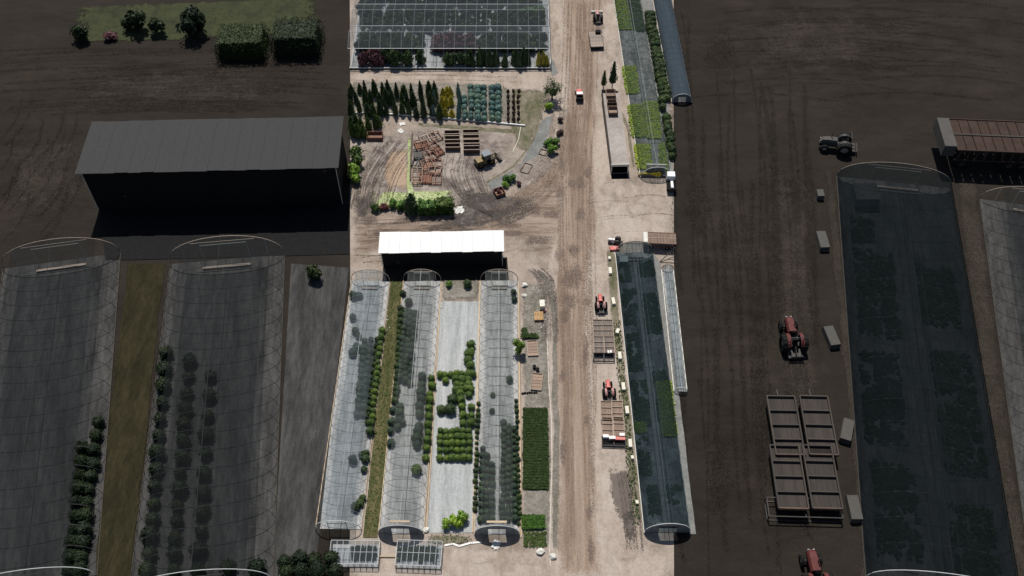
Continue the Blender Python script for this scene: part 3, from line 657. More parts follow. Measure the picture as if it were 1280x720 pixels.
carpet('seedling_rows', 'bright green rows of seedlings below the dark green square', [(654,646),(679,646),(680,661),(654,661)], 'mid', 1100, 0.45, 0.17, 'plants', 4, 3)
carpet('seedling_rows', 'thin green row of seedlings above the wooden crate by the right tunnel', [(653,419),(671,419),(672,423),(653,423)], 'turf', 260, 0.4, 0.17, 'plants', 2, 4)
for a, b, seed in ((((653,412),(658,412),(659,418),(653,418)), 150, 5),):
    carpet('weeds', None, a, 'turf', b, .3, .15, None, None, seed, 'stuff')
strip('grass_strip', [(488,350),(471,505),(453,672)], [(505,350),(490,505),(473,672)], M['strip_grass'], 0.1, 0.1, ends=False)
carpet('long_grass', None, [(489,352),(504,352),(472,668),(455,668)], 'turf', 1500, .16, .08, None, None, 6, 'stuff')
carpet('long_grass', None, [(466,241),(565,239),(566,256),(467,262)], 'mossy', 260, .16, .08, None, None, 7, 'stuff')
carpet('weeds', None, [(655,665),(682,665),(684,684),(655,684)], 'turf', 500, .2, .1, None, None, 8, 'stuff')
carpet('weeds', None, [(765,400),(775,400),(800,655),(790,655)], 'turf', 500, .2, .1, None, None, 9, 'stuff')
strip('weedy_verge', [(532,669),(560,669),(590,669)], [(532,681),(560,681),(592,681)], M['weedy'], .2, .2)
carpet('weeds', None, [(535,668),(588,668),(590,680),(535,680)], 'turf', 130, .14, .06, None, None, 10, 'stuff')
# ------------------------------------------------------------------ tunnels (hoop houses)
def arch_pts(w, h, n=14, a0=0.0, a1=1.0, base=0.3):
    """arch of straight legs and an elliptic top, as (x, z)"""
    out = []
    for i in range(n + 1):
        t = math.pi * (a0 + (a1 - a0) * i / n)
        out.append((-math.cos(t) * w / 2, base + (h - base) * math.sin(t) ** 0.85 if math.sin(t) > 0 else base))
    return out
def tunnel(label, nl, nr, fl, fr, h, film, floor, near='solid', far='open', spacing=1.9, roll=0.25, board='board', hoopmat='darkpipe', ridge='whitepipe', group=None, endmat='endfilm', hr=0.036, vent=True, name='poly_tunnel', lines=(0.0,), hoopstep=1):
    A, B, D, E = G(*nl), G(*nr), G(*fl), G(*fr)
    n_, f_ = (A + B) / 2, (D + E) / 2
    d = f_ - n_; L = d.length; rz = math.atan2(-d.x, d.y)
    w = ((B - A).length + (E - D).length) / 2
    t = thing(name, label, 'greenhouse', (n_.x, n_.y, 0), rz, group)
    # floor cloth
    mb = MB(); zf = 0.10
    mb.add([(-w/2+.06, .05, zf), (w/2-.06, .05, zf), (w/2-.06, L-.05, zf), (-w/2+.06, L-.05, zf)], [(0,1,2,3)]); mb.build('floor_cloth', M[floor], t)
    for s_ in (-1, 1):
        MB().box((s_*w/2, L/2, 0.13), (0.14, L, 0.26)).build('base_board', M[board], t)
    ap = arch_pts(w - .1, h)
    hm = MB().tube([(x, 0, max(z, .02)) for x, z in [(-w/2+.05, .02)] + ap + [(w/2-.05, .02)]], hr, 4).mesh('hoop', M[hoopmat])
    k = int(L / spacing)
    for i in range(k + 1): link('hoop', hm, t, (0, 0.05 + (L-.1) * i / k, 0))
    MB().tube([(0, .05, h - .06), (0, L-.05, h - .06)], 0.05, 5).build('ridge_pipe', M[ridge], t)
    for x in lines:
        if x: MB().tube([(x, .05, h - .16 - abs(x) * .12), (x, L-.05, h - .16 - abs(x)*.12)], 0.035, 4).build('ridge_pipe', M[ridge], t)
    # film, each bay sagging a little between hoops
    fp = arch_pts(w + .02, h + .05, 16, roll, 1 - roll); vs = []; fs = []
    m = 2 * k
    for i in range(m + 1):
        y = .03 + (L - .06) * i / m; sag = 0.0 if i % 2 == 0 else -0.05
        for x, z in fp:
            vs.append((x, y, z + sag + .02 * mnoise.noise(Vector((x*.6, y*.5, rz*9)))))
    c = len(fp)
    for i in range(m):
        for j in range(c - 1): fs.append((i*c+j, i*c+j+1, (i+1)*c+j+1, (i+1)*c+j))
    fo = MB().add(vs, fs).build('film', M[film], t, True)
    def endwall(y, solid, mat):
        dw, dh = w * .2, h * .68
        mb = MB(); full = arch_pts(w - .05, h, 20)
        left = [(x, z) for x, z in full if x <= -dw]; right = [(x, z) for x, z in full if x >= dw]
        top = [(x, z) for x, z in full if -dw < x < dw]
        def zat(xx):
            for (x0, z0), (x1, z1) in zip(full[:-1], full[1:]):
                if x0 <= xx <= x1: return z0 + (z1 - z0) * (xx - x0) / (x1 - x0)
            return h
        polys = []
        if solid:
            polys = [[(-w/2+.02, .02)] + left + [(-dw, zat(-dw)), (-dw, .02)], [(dw, .02), (dw, zat(dw))] + right + [(w/2-.02, .02)],
                     [(-dw, dh), (-dw, zat(-dw))] + top + [(dw, zat(dw)), (dw, dh)]]
            for pl in polys:
                mb.add([(x, y, z) for x, z in pl], [tuple(range(len(pl)))])
            mb.build('end_wall', M[mat], t)
        fr_ = MB(); yy = y + (-.03 if y < L/2 else .03)
        fr_.tube([(-dw, yy, .02), (-dw, yy, zat(-dw))], .05, 4); fr_.tube([(dw, yy, .02), (dw, yy, zat(dw))], .05, 4); fr_.tube([(-dw, yy, dh), (dw, yy, dh)], .06, 4)
        fr_.tube([(-w*.36, yy, .02), (-w*.36, yy, zat(-w*.36))], .035, 4); fr_.tube([(w*.36, yy, .02), (w*.36, yy, zat(w*.36))], .035, 4)
        fr_.build('door_frame', M['whitepipe' if y > L/2 else 'darkpipe'], t)
        big = MB().tube([(x, yy, max(z, .02)) for x, z in [(-w/2+.02, .02)] + full + [(w/2-.02, .02)]], 0.06, 5)
        big.build('end_hoop', M['whitepipe' if y < L/2 else 'rim'], t)
    endwall(0.0, near == 'solid', endmat)
    endwall(L, far == 'solid', 'film')
    if far == 'open':    # open door leaf folded flat on the ground cloth, pale threshold boards
        MB().box((0, L-1.9, .34), (w*.42, .55, .05)).box((0, L-1.9, .17), (w*.36, .4, .3)).build('bench', M['plankgrey'], t)
        MB().box((0, L+.06, h*.78), (w*.55, .08, .16)).build('door_rail', M['rim'], t)
    if vent:
        MB().box((0, .55, h + .12), (w*.44, .34, .08)).box((-w*.2, .55, h - .1), (.08, .1, .4)).box((w*.2, .55, h - .1), (.08, .1, .4)).build('vent_board', M['board'], t)
    return t, w, L
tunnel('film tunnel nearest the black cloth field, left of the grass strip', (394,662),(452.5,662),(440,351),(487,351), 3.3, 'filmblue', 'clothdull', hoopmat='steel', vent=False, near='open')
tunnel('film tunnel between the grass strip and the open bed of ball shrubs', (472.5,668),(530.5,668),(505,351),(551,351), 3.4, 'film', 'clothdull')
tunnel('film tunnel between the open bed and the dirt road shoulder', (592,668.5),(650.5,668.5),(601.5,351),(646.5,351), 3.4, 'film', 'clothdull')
strip('bed_soil', [(553,346),(551,378)], [(600,346),(599,378)], M['greydirt'], .08, .1)
# the open bed between the tunnels
bed = thing('open_bed', 'open container bed with wrinkled pale cloth between two film tunnels', 'plant bed', (0,0,0))
bp = [(534.5,666),(590,666),(599.2,377),(551,377)]
w4 = [G(*p) for p in bp]; vs = []; fs = []; nx, ny = 26, 110
for j in range(ny + 1):
    for i in range(nx + 1):
        a = w4[0].lerp(w4[1], i/nx).lerp(w4[3].lerp(w4[2], i/nx), j/ny)
        wr = mnoise.noise(Vector((a.x*2.6 + 0.8*mnoise.noise(Vector((a.x*.3,a.y*.2,3))), a.y*.16, 0))); z = .05 + .10 * max(0, wr) ** 1.5 + .03 * mnoise.noise(Vector((a.x*.8, a.y*.8, 2)))
        vs.append((a.x, a.y, max(.035, z)))
for j in range(ny):
    for i in range(nx): fs.append((j*(nx+1)+i, j*(nx+1)+i+1, (j+1)*(nx+1)+i+1, (j+1)*(nx+1)+i))
MB().add(vs, fs).build('ground_cloth', M['cloth'], bed, True)
def rail(name, a, b, r_, mat, parent=None, z=.12, label=None, cat=None):
    p, q = G(*a), G(*b); d = q - p
    o = MB().box((0,0,0), (r_*2, d.length, r_*2)).build(name, M[mat], parent)
    c = (p+q)/2; o.location = (c.x, c.y, z); o.rotation_euler = (0,0,math.atan2(-d.x, d.y))
    return tag(o, label, cat) if label else o
rail('edge_board', (533,666), (552,352), .06, 'board', bed); rail('edge_board', (590.8,666), (600.3,352), .09, 'board', bed)
rail('timber_rail', (651.5,672), (648,352), .10, 'board', None, .1, 'long straight pale timber rail along the right tunnel', 'rail')
rail('timber_rail', (652.8,670), (649.5,380), .05, 'plank', None, .06, 'thin brown timber lying against the long pale rail', 'rail')

# ---- dark shade tunnels right of the road
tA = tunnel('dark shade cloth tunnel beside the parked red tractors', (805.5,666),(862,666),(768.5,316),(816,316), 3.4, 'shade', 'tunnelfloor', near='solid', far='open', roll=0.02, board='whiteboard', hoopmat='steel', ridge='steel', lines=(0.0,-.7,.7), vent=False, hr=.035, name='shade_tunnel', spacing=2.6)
rail('white_beam', (820,657), (846,657), .25, 'steel', None, .26, 'white round bundle lying across the floor of the dark shade tunnel', 'pipe')
carpet('seedling_bed', 'green seedling plot in the lower right of the dark shade tunnel', [(820,478),(838,478),(845,546),(828,546)], 'mossy', 2600, .35, .16, 'plants', 24, 11)
carpet('seedling_bed', 'small green seedling plot near the middle of the dark shade tunnel', [(806,398),(822,396),(826,412),(808,412)], 'turf', 500, .35, .16, 'plants', 6, 12)
carpet('seedling_bed', 'green seedling plot at the upper right corner of the dark shade tunnel', [(798,330),(814,326),(818,345),(800,346)], 'turf', 600, .35, .16, 'plants', 6, 13)
carpet('seedling_bed', 'pale green plot against the left wall of the dark shade tunnel', [(793,530),(806,528),(808,540),(795,542)], 'mossy', 400, .3, .16, 'plants', 6, 14)
sheet('aisle', [(830,660),(836,660),(795,322),(791,322)], M['grey'], z=.115)
def plant_blocks(root, rects, mats, label, group, dens=26, e=.17, zt=.35):
    A_ = Matrix.Translation(root.location) @ Matrix.Rotation(root.rotation_euler.z, 4, 'Z')
    for k, (x0, y0, x1, y1) in enumerate(rects):
        mb = MB(); r = random.Random(k)
        for _ in range(int((x1-x0)*(y1-y0)*dens)):
            p = Vector((r.uniform(x0, x1), r.uniform(y0, y1), 0))
            if mnoise.noise(Vector((p.x*.7, p.y*.45, k*3.1))) < -.22: continue
            a = r.uniform(0, 6.28); dx, dy = math.cos(a)*e, math.sin(a)*e
            mb.add([(p.x-dx,p.y-dy,.12),(p.x+dx,p.y+dy,.12),(p.x+dx-dy*1.6,p.y+dy+dx*1.6,zt),(p.x-dx-dy*1.6,p.y-dy+dx*1.6,zt*.9)], [(0,1,2,3)])
        o = mb.build('dark_plant_block', M[mats[k % len(mats)]]); o.matrix_world = A_
        tag(o, label, 'plants', group)
plant_blocks(tA[0], ((-3.1,40,-.5,48),(.6,38,3.1,47),(-3.1,30,-.9,38),(.8,26,3.1,30),(-3.1,19,-.6,28),(-3.1,10,-1.4,17),(.7,5,3.0,8),(-2.4,3,-.6,8),(.7,20,1.6,24),(-3.1,50,-1.2,54)), ['boxdark','conifer','conifer'], 'block of dark low plants on the floor of the dark shade tunnel', 'dark plant blocks')
b_ = thing('floor_tank', 'grey boxy tank inside the far end of the dark shade tunnel', 'tank', G(779,328), 0.0)
MB().box((0,0,.5), (1.5,1.3,1.0)).build('body', M['grey'], b_); MB().box((0,0,1.03), (1.6,1.4,.06)).build('lid', M['whiteboard'], b_)
tunnel('low narrow film tunnel right of the dark shade tunnel, below the rusty trailer', (843,490),(858,490),(826,337),(842,337), 1.5, 'filmblue', 'clothdull', hoopmat='darkpipe', vent=False, near='open', far='solid', board='whiteboard')
strip('pale_gutter', [(816,315),(835,450),(862,668)], [(826,330),(844,450),(870,668)], M['gravel'], .1, .1, ends=False)
tB = tunnel('moss green net tunnel beside the long shed', (803,222),(837,222),(763,-14),(800,-14), 3.0, 'shadegreen', 'tunnelfloor', near='solid', far='open', roll=.02, board='whiteboard', hoopmat='steel', ridge='steel', lines=(0.0,-.5), vent=False, name='shade_tunnel', endmat='net', hr=.05, spacing=2.2)
for k, (pts, mt, n) in enumerate((([(768,-4),(782,-4),(790,38),(775,38)],'mossy',1500), ([(778,84),(794,84),(798,118),(784,118)],'mossy',1500), ([(785,132),(803,132),(808,172),(791,172)],'mossy',1900),
        ([(804,128),(822,128),(826,174),(809,174)],'mossy',1700), ([(793,182),(812,182),(814,212),(798,212)],'mossy',1500), ([(824,180),(830,180),(834,214),(826,214)],'mossy',500), ([(784,-4),(798,-4),(806,40),(792,40)],'turf',900))):
    names_ = ['far end left of aisle', 'halfway along it', 'left of aisle below the middle', 'right of aisle below the middle', 'left of aisle by near end', 'in the near right corner', 'far end right of aisle']
    carpet('seedling_bed', 'moss green seedling plot in the net tunnel, ' + names_[k], pts, mt, n, .3, .2, 'plants', 16, 20 + k)
tunnel('blue shade cloth tunnel right of the hedge of ball shrubs', (840,128),(864,128),(813,-14),(836,-14), 2.4, 'shadeblue', 'clothdull', near='solid', far='solid', roll=.02, board='whiteboard', vent=False, name='shade_tunnel')
strip('shrub_strip', [(799,-8),(818,100),(838,215)], [(814,-8),(834,100),(842,215)], M['gravel'], .1, .1, ends=False)
plants('ball_shrub', V['boxdark'], ballspots(line((809,16),(829,122),22,.9) + line((815,18),(834,122),20,.9), .92), 'dark ball shrub in the double file between net tunnel and blue tunnel', 'shrub', 'double file of ball shrubs')
plants('ball_shrub', V['boxdark'], ballspots(line((828,125),(829,133),2,.9) + line((834,148),(840,195),8,1.2), .95), 'dark ball shrub in the broken file near the end of the net tunnel', 'shrub', 'broken file of ball shrubs')
fb = thing('flower_trough', 'trough of yellow flowers across the near end of the net tunnel', 'planter', G(813,220), -0.03)
MB().box((0,0,.25), (5.0,.5,.5)).build('trough', M['plankgrey'], fb)
link('flowers', hedge_mesh(M['gold'], 4.8, .5, .35, 8, 260, .12), fb, (0,0,.5))
pf = thing('gate_frame', 'pale pipe frame standing at the near end of the net tunnel', 'frame', G(819,216), -0.03)
for x in (-1.9, 0, 1.9): MB().tube([(x,0,0),(x,0,2.3)], .06, 5).build('post', M['whitepipe'], pf)
MB().box((0,0,2.2), (4.0,.3,.5)).build('beam', M['whiteboard'], pf)
MB().box((0,.25,.7), (3.7,.08,1.3)).build('panel', M['grey'], pf)

# ------------------------------------------------------------------ gutter-connected net house (top left)
def nethouse():
    a, b = G(437,86), G(687,85); w = b.x - a.x; y0 = a.y
    t = thing('net_house', 'large gutter connected net house with white frame above the cross road', 'greenhouse', (a.x, y0, 0))
    eave, rise, half, bays, sb = 4.4, 1.4, 4.0, 4, 1.6
    MB().add([(0,0,.03),(w,0,.03),(w,half*2*bays,.03),(0,half*2*bays,.03)], [(0,1,2,3)]).build('floor_cloth', M['clothdull'], t)
    MB().box((w/2, -.1, .22), (w, .2, .44)).build('front_kerb', M['whiteboard'], t)
    MB().box((w/2, -.24, .1), (w, .06, .2)).build('kerb_skirt', M['black'], t)
    MB().box((w+.12, half*bays, .7), (.16, half*2*bays, 1.4)).build('side_wall', M['white'], t)
    n = 19
    pm = MB().tube([(0,0,0),(0,0,eave)], .04, 5).mesh('post', M['whitepipe'])
    fm = MB().tube([(0,.05,0),(0,sb,eave)], .035, 5).mesh('post', M['steel'])
    rm = MB().tube([(0,0,eave),(0,half,eave+rise)], .045, 4).tube([(0,half,eave+rise),(0,2*half,eave)], .035, 4).mesh('rafter', M['steel'])
    for k in range(bays):
        for i in range(n + 1): link('rafter', rm, t, (w*i/n, sb+k*2*half, 0))
        MB().tube([(0,sb+k*2*half+half,eave+rise),(w,sb+k*2*half+half,eave+rise)], .06, 5).build('ridge', M['whitepipe'], t)
        MB().add([(0,sb+k*2*half,eave+.06),(w,sb+k*2*half,eave+.06),(w,sb+k*2*half+half,eave+rise+.06),(0,sb+k*2*half+half,eave+rise+.06),(0,sb+(k+1)*2*half,eave+.06),(w,sb+(k+1)*2*half,eave+.06)], [(0,1,2,3),(3,2,5,4)]).build('roof_net', M['net'], t)
    for k in range(bays + 1):
        MB().box((w/2, sb+k*2*half, eave), (w, .12, .1)).build('gutter', M['whitepipe'], t)
        for i in range(0, n + 1, 2 if k else 1): link('post', pm if k else fm, t, (w*i/n, sb+k*2*half if k else 0, 0))
    return y0, w, a.x
ny0, nw, nx0 = nethouse()
def nh(name, var, spots, label, grp, cat='shrub'): plants(name, var, spots, label, cat, grp)
rr = random.Random(3)
def ngrid(x0, x1, y0, y1, n, s0, s1, tall=1.0):
    ry = max(2, round(math.sqrt(n * (y1-y0) / ((x1-x0)*nw)))); cx = n // ry
    return [(Vector((nx0 + nw*(x0+(x1-x0)*(i+.5+rr.uniform(-.3,.3))/cx), ny0 + y0+(y1-y0)*(j+.5+rr.uniform(-.25,.25))/ry, 0)), (lambda s: (s, s, s*tall*rr.uniform(.8,1.2)))(rr.uniform(s0,s1))) for j in range(ry) for i in range(cx)]
def nspots(x0, x1, y0, y1, n, s0, s1, tall=1.0): return [(Vector((rr.uniform(x0,x1)*nw+nx0, ny0+rr.uniform(y0,y1), 0)), (lambda s: (s, s, s*tall*rr.uniform(.85,1.2)))(rr.uniform(s0,s1))) for _ in range(n)]
nh('net_house_shrub', VL['burg'], nspots(.02,.17,.9,2.6,16,1.1,1.5,1.4), 'burgundy shrub behind the front kerb of the net house', 'burgundy front shrubs')
nh('net_house_shrub', VL['boxdark'], nspots(.17,.37,.9,2.6,14,1.1,1.6,1.6), 'dark bushy shrub left of the empty front gap in the net house', 'bushy front shrubs')
nh('net_house_shrub', VL['boxdark'], nspots(.46,.62,.9,2.6,14,1.1,1.5,1.4), 'dark bushy shrub right of the empty front gap in the net house', 'bushy front shrubs right')
nh('net_house_shrub', VW['boxdark'], nspots(.6,.9,.7,2.0,20,2.6,3.6,1.15), 'dark narrow shrub in the front row at the right half of the net house', 'narrow front shrubs')
nh('net_house_shrub', VC['gold'], [(Vector((nx0+nw*f, ny0+1.2, 0)), (3.4,3.4,h)) for f, h in ((.945,3.8),(.968,4.2),(.985,2.8))], 'yellow upright shrub at the right corner of the net house', 'yellow corner shrubs')
nh('net_house_shrub', VL['burg'], ngrid(.40,.62,5.5,10,34,1.1,1.6,1.2), 'burgundy shrub in the middle block of the net house', 'burgundy middle block')
nh('net_house_shrub', VL['boxdark'], ngrid(.02,.36,5.5,10.2,40,1.1,1.5,1.3), 'dark shrub in the left middle block of the net house', 'left middle block')
nh('net_house_shrub', VL['boxdark'], ngrid(.64,.97,5.2,10.2,38,1.1,1.5,1.3), 'dark shrub in the right middle block of the net house', 'right middle block')
nh('net_house_shrub', VL['boxdark'], ngrid(.02,.97,12.8,18.4,72,1.1,1.6,1.3), 'dark shrub in the broad third block of the net house', 'third block')
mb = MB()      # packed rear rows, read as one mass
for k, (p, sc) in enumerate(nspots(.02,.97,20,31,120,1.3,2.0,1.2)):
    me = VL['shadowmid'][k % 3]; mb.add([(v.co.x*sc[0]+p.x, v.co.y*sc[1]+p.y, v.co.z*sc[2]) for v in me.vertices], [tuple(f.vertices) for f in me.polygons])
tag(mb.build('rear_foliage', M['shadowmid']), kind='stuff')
nh('net_house_shrub', VL['mid'], nspots(.85,.97,16,24,8,1.2,1.7,1.3), 'brighter green shrub near the white side wall of the net house', 'bright side shrubs')

# white board below the nursery rows
def polyrail(name, pts, s, mat, label, cat, z=.15, h=None):
    W_ = [G(*p) for p in pts]; mb = MB()
    for a, b in zip(W_[:-1], W_[1:]):
        d = b - a; c = (a + b) / 2; mb.box((c.x, c.y, (h or s)/2 + .01), (d.length + .04, s, h or s), math.atan2(d.y, d.x))
    return tag(mb.build(name, M[mat]), label, cat)
polyrail('edging_board', [(438,141.5),(505,144.5),(560,149),(605,153),(656,158)], .22, 'white', 'long white edging board below the rows of conifers', 'board', h=.4)
polyrail('timber_sleeper', [(515.5,168),(513.5,205),(513,226)], .3, 'binwood', 'dark timber sleepers in line beside the bare sand patch', 'timber', h=.3)
polyrail('irrigation_pipe', [(651,159),(648,175),(641,190)], .1, 'cream', 'thin pale pipe curving from the end of the white board', 'pipe')
polyrail('plastic_edging', [(684,425),(686,480),(689,520),(690,580),(688,640),(687,690),(688,706)], .08, 'whiteboard', 'thin white plastic line between grey shoulder and dirt road', 'edging', h=.05)
polyrail('plastic_edging', [(556,682),(566,680),(574,683),(588,679),(601,678)], .3, 'trash', 'crumpled white plastic sheet trailing along the bottom road', 'plastic', h=.12)

# ------------------------------------------------------------------ sheds
def shed(label, c0, c1, depth, hf, hb, roofmat, wallmat, rows, over=.45, front_doors=True):
    a, b = G(*c0), G(*c1); w = (b - a).length; rz = math.atan2((b-a).y, (b-a).x)
    t = thing('storage_shed', label, 'shed', a, rz)
    def wl(nm, pts): return MB().add(pts, [tuple(range(len(pts)))]).build(nm, M[wallmat], t)
    wl('front_wall', [(0,0,0),(w,0,0),(w,0,hf),(0,0,hf)]); wl('back_wall', [(0,depth,0),(w,depth,0),(w,depth,hb),(0,depth,hb)])
    wl('side_wall', [(0,.01,0),(0,depth-.01,0),(0,depth-.01,hb),(0,.01,hf)]); wl('side_wall', [(w,.01,0),(w,depth-.01,0),(w,depth-.01,hb),(w,.01,hf)])
    nd = 4
    for k in range(nd):
        d = MB().box((w*(k+.5)/nd, -.08, hf*.46), (w/nd*.86, .08, hf*.9)); o = d.build('sliding_door', M[wallmat], t)
        MB().box((w*(k+.5)/nd + w/nd*.36, -.15, 1.2), (.06,.06,.3)).build('handle', M['darksteel'], o)
    MB().tube([(0,-.1,hf*.94),(w,-.1,hf*.94)], .06, 4).build('door_track', M['darksteel'], t)
    sw = (w + 2*over) / rows
    for i in range(rows):      # roof sheets, corrugated and a little uneven
        vs = []; fs = []; n = 12; e0 = rnd.uniform(-.1,.1); e1 = rnd.uniform(-.08,.08)
        for j, (y, z) in enumerate(((-over-.25+e0, hf+.06), (depth/2, (hf+hb)/2+.1), (depth+over+e1, hb+.06))):
            for k in range(n + 1): vs.append((-over + sw*(i + k/n) - (.02 if k==n else 0), y, z + .05 + .035*(k % 2) + (i % 2)*.012))
        for j in range(2):
            for k in range(n): fs.append((j*(n+1)+k, j*(n+1)+k+1, (j+1)*(n+1)+k+1, (j+1)*(n+1)+k))
        MB().add(vs, fs).build('roof_sheet', M[roofmat], t)
    MB().box((w/2, -over-.1, hf+.01), (w+over*1.6, .06, .14)).build('fascia', M[wallmat], t)
    for s_ in (-1, 1): MB().tube([(w/2+s_*(w/2+.08), -.12, 0),(w/2+s_*(w/2+.08), -.12, hf)], .06, 5).build('downpipe', M['whiteboard'], t)
    for fx, fz in ((.13,.35),(.955,.86)):
        MB().lathe([(.0,-.02),(.3,-.02),(.34,.05),(.0,.06)], 14).build('wall_vent', M['darksteel'], t)
        o = t.children[-1]; o.location = (w*fx, -.16, hf*fz); o.rotation_euler = (R(90),0,0)
    return t
sheet('weed_cloth', [(479,325),(634,322),(636,350),(484,352)], M['blackcloth'])  # dark sheet painting in the white shed's ground shadow
shed('long shed with clean white roof and black front above the film tunnels', (479.5,334.5), (627.5,332), 4.0, 4.9, 4.9, 'white', 'black', 12)
sheet('black_apron', [(124,262),(436,255),(437,318),(132,326)], M['black'])  # near-black sheet that paints on the large shed's cast shadow
shed('very large shed with dull grey roof on the black cloth field', (124,262), (428,255), 12.5, 11.0, 11.0, 'greydark', 'black', 20, over=.8)
# long low shed by the road, pale dusty roof, open near end
def longshed():
    n0, n1, f0 = G(763.5,216.5), G(784.5,216.5), G(752.5,128)
    w = (n1 - n0).length; mid = (n0 + n1)/2; d = Vector((f0.x + w/2, f0.y, 0)) - mid; L = d.length; rz = math.atan2(-d.x, d.y)
    t = thing('long_shed', 'long low shed with dusty pale flat roof and black open end', 'shed', mid, rz); h = 2.6
    MB().add([(-w/2,0,h),(w/2,0,h),(w/2,L,h),(-w/2,L,h)], [(0,1,2,3)]).build('roof', M['dusty'], t)
    MB().box((-w/2-.04,L/2,h/2), (.1,L,h+.04)).build('side_wall', M['darksteel'], t); MB().box((w/2+.04,L/2,h/2), (.1,L,h+.04)).build('side_wall', M['rim'], t)
    MB().box((0,L+.06,h/2), (w,.1,h)).build('back_wall', M['darksteel'], t)
    MB().box((0,-.05,h-.25), (w+.3,.14,.6)).build('lintel', M['whiteboard'], t)
    MB().add([(-w/2,0.1,.04),(w/2,0.1,.04),(w/2,L,.04),(-w/2,L,.04)], [(0,1,2,3)]).build('floor', M['black'], t)
    for s_ in (-1,1): MB().box((s_*(w/2-.05),-.04,h/2-.3), (.16,.16,h-.6)).build('door_post', M['whiteboard'], t)
    MB().box((0,-.9,.02), (w,1.5,.03)).build('sill', M['black'], t)
    return t, mid, d, rz, L, w, h
lst, lmid, ld, lrz, lL, lw, lh = longshed()

# ------------------------------------------------------------------ crates, wagons, bins
def crate(label, c, rz, w, l, h, mat='plank', rim='rim', group=None, z=0.0, slats=5, name='wooden_crate', floor=True):
    t = thing(name, label, 'crate', (c.x, c.y, z), rz, group)
    if floor:
        for i in range(slats):
            MB().box((0, -l/2 + l*(i+.5)/slats, .12), (w-.06, l/slats*.9, .06)).build('floor_board', M[mat], t)
    for s_ in (-1, 1):
        MB().box((s_*w/2, 0, h/2+.02), (.08, l, h)).build('side_panel', M[rim], t); MB().box((0, s_*(l/2+.03), h/2+.015), (w+.06, .08, h-.02)).build('end_panel', M[rim], t)
    MB().box((-w*.25,0,.045), (.1,l*.9,.09)).box((w*.25,0,.045), (.1,l*.9,.09)).build('skid', M[mat], t)
    return t
def wheel(parent, x, y, r_, wd, rimmat='rim', sgn=1):
    o = MB().lathe([(r_*.55,-wd/2),(r_*.92,-wd/2),(r_,-wd*.3),(r_,wd*.3),(r_*.92,wd/2),(r_*.55,wd/2)], 18, 'X').build('wheel', M['rubber'], parent)
    lug = MB()
    for k in range(14):
        a = 2*math.pi*k/14
        lug.box((0, math.cos(a)*r_*.985, math.sin(a)*r_*.985), (wd*.86, r_*.09, r_*.09), 0, a)
    lug.build('tread', M['rubber'], o)
    MB().lathe([(0.0,-wd*.2),(r_*.56,-wd*.2),(r_*.56,wd*.2),(0.0,wd*.25)], 14, 'X').build('rim', M[rimmat], o)
    o.location = (x, y, r_); return o
def wagon(label, c, rz, w, l, group, planks='plankgrey', dividers=2, h=.75, sc=1.0):
    t = thing('flat_wagon', label, 'wagon', c, rz, group, sc)
    n = 12
    for i in range(n): MB().box((-w/2 + w*(i+.5)/n, 0, h), (w/n*.965, l, .06)).build('deck_plank', M[planks], t)
    for s_ in (-1,1): MB().box((s_*(w/2+.02),0,h+.1), (.08,l+.1,.24)).build('side_rail', M['rim'], t); MB().box((0,s_*(l/2+.03),h+.1), (w,.08,.24)).build('end_rail', M['rim' if s_>0 else 'binwood'], t)
    for i in range(dividers):
        MB().box((0,-l/2+l*(i+1)/(dividers+1),h+.12), (w-.06,.08,.2)).build('divider', M['rim'], t)
    MB().box((-.3,0,h-.1),(.1,l*.95,.12)).box((.3,0,h-.1),(.1,l*.95,.12)).box((0,l*.36,.32),(w*.8,.1,.1)).box((0,-l*.36,.32),(w*.8,.1,.1)).box((0,l*.36,.5),(.2,.2,.34)).box((0,-l*.36,.5),(.2,.2,.34)).build('chassis', M['darksteel'], t)
    for sx in (-1,1):
        for sy in (-1,1): wheel(t, sx*w*.42, sy*l*.36, .3, .2)
    MB().tube([(0,l/2,.4),(0,l/2+.9,.3)], .05, 5).build('drawbar', M['darksteel'], t)
    return t
WG = [((747.5,417),.0,'greyish flat wagon in the set of four below the first red tractor','wagons below the first tractor'), ((760,417),0,None,None), ((748.5,438),0,None,None), ((761.5,438),0,None,None),
      ((758,520.5),0,'brown flat wagon in the set of four below the second red tractor','wagons below the second tractor'), ((771.5,520),0,None,None), ((759.5,541),0,None,None), ((773,540.5),0,None,None)]
w0 = None
for i, (c, rz, lb, gr) in enumerate(WG):
    p = G(c[0], c[1]-7, .8); rz = -.02 if i < 4 else -.035
    if lb:
        w0 = wagon(lb, p, rz, 1.75 if i < 4 else 1.85, 3.5 if i < 4 else 3.6, gr, 'deckgrey' if i < 4 else 'deckbrown')
    else: dup(w0, p, rz)
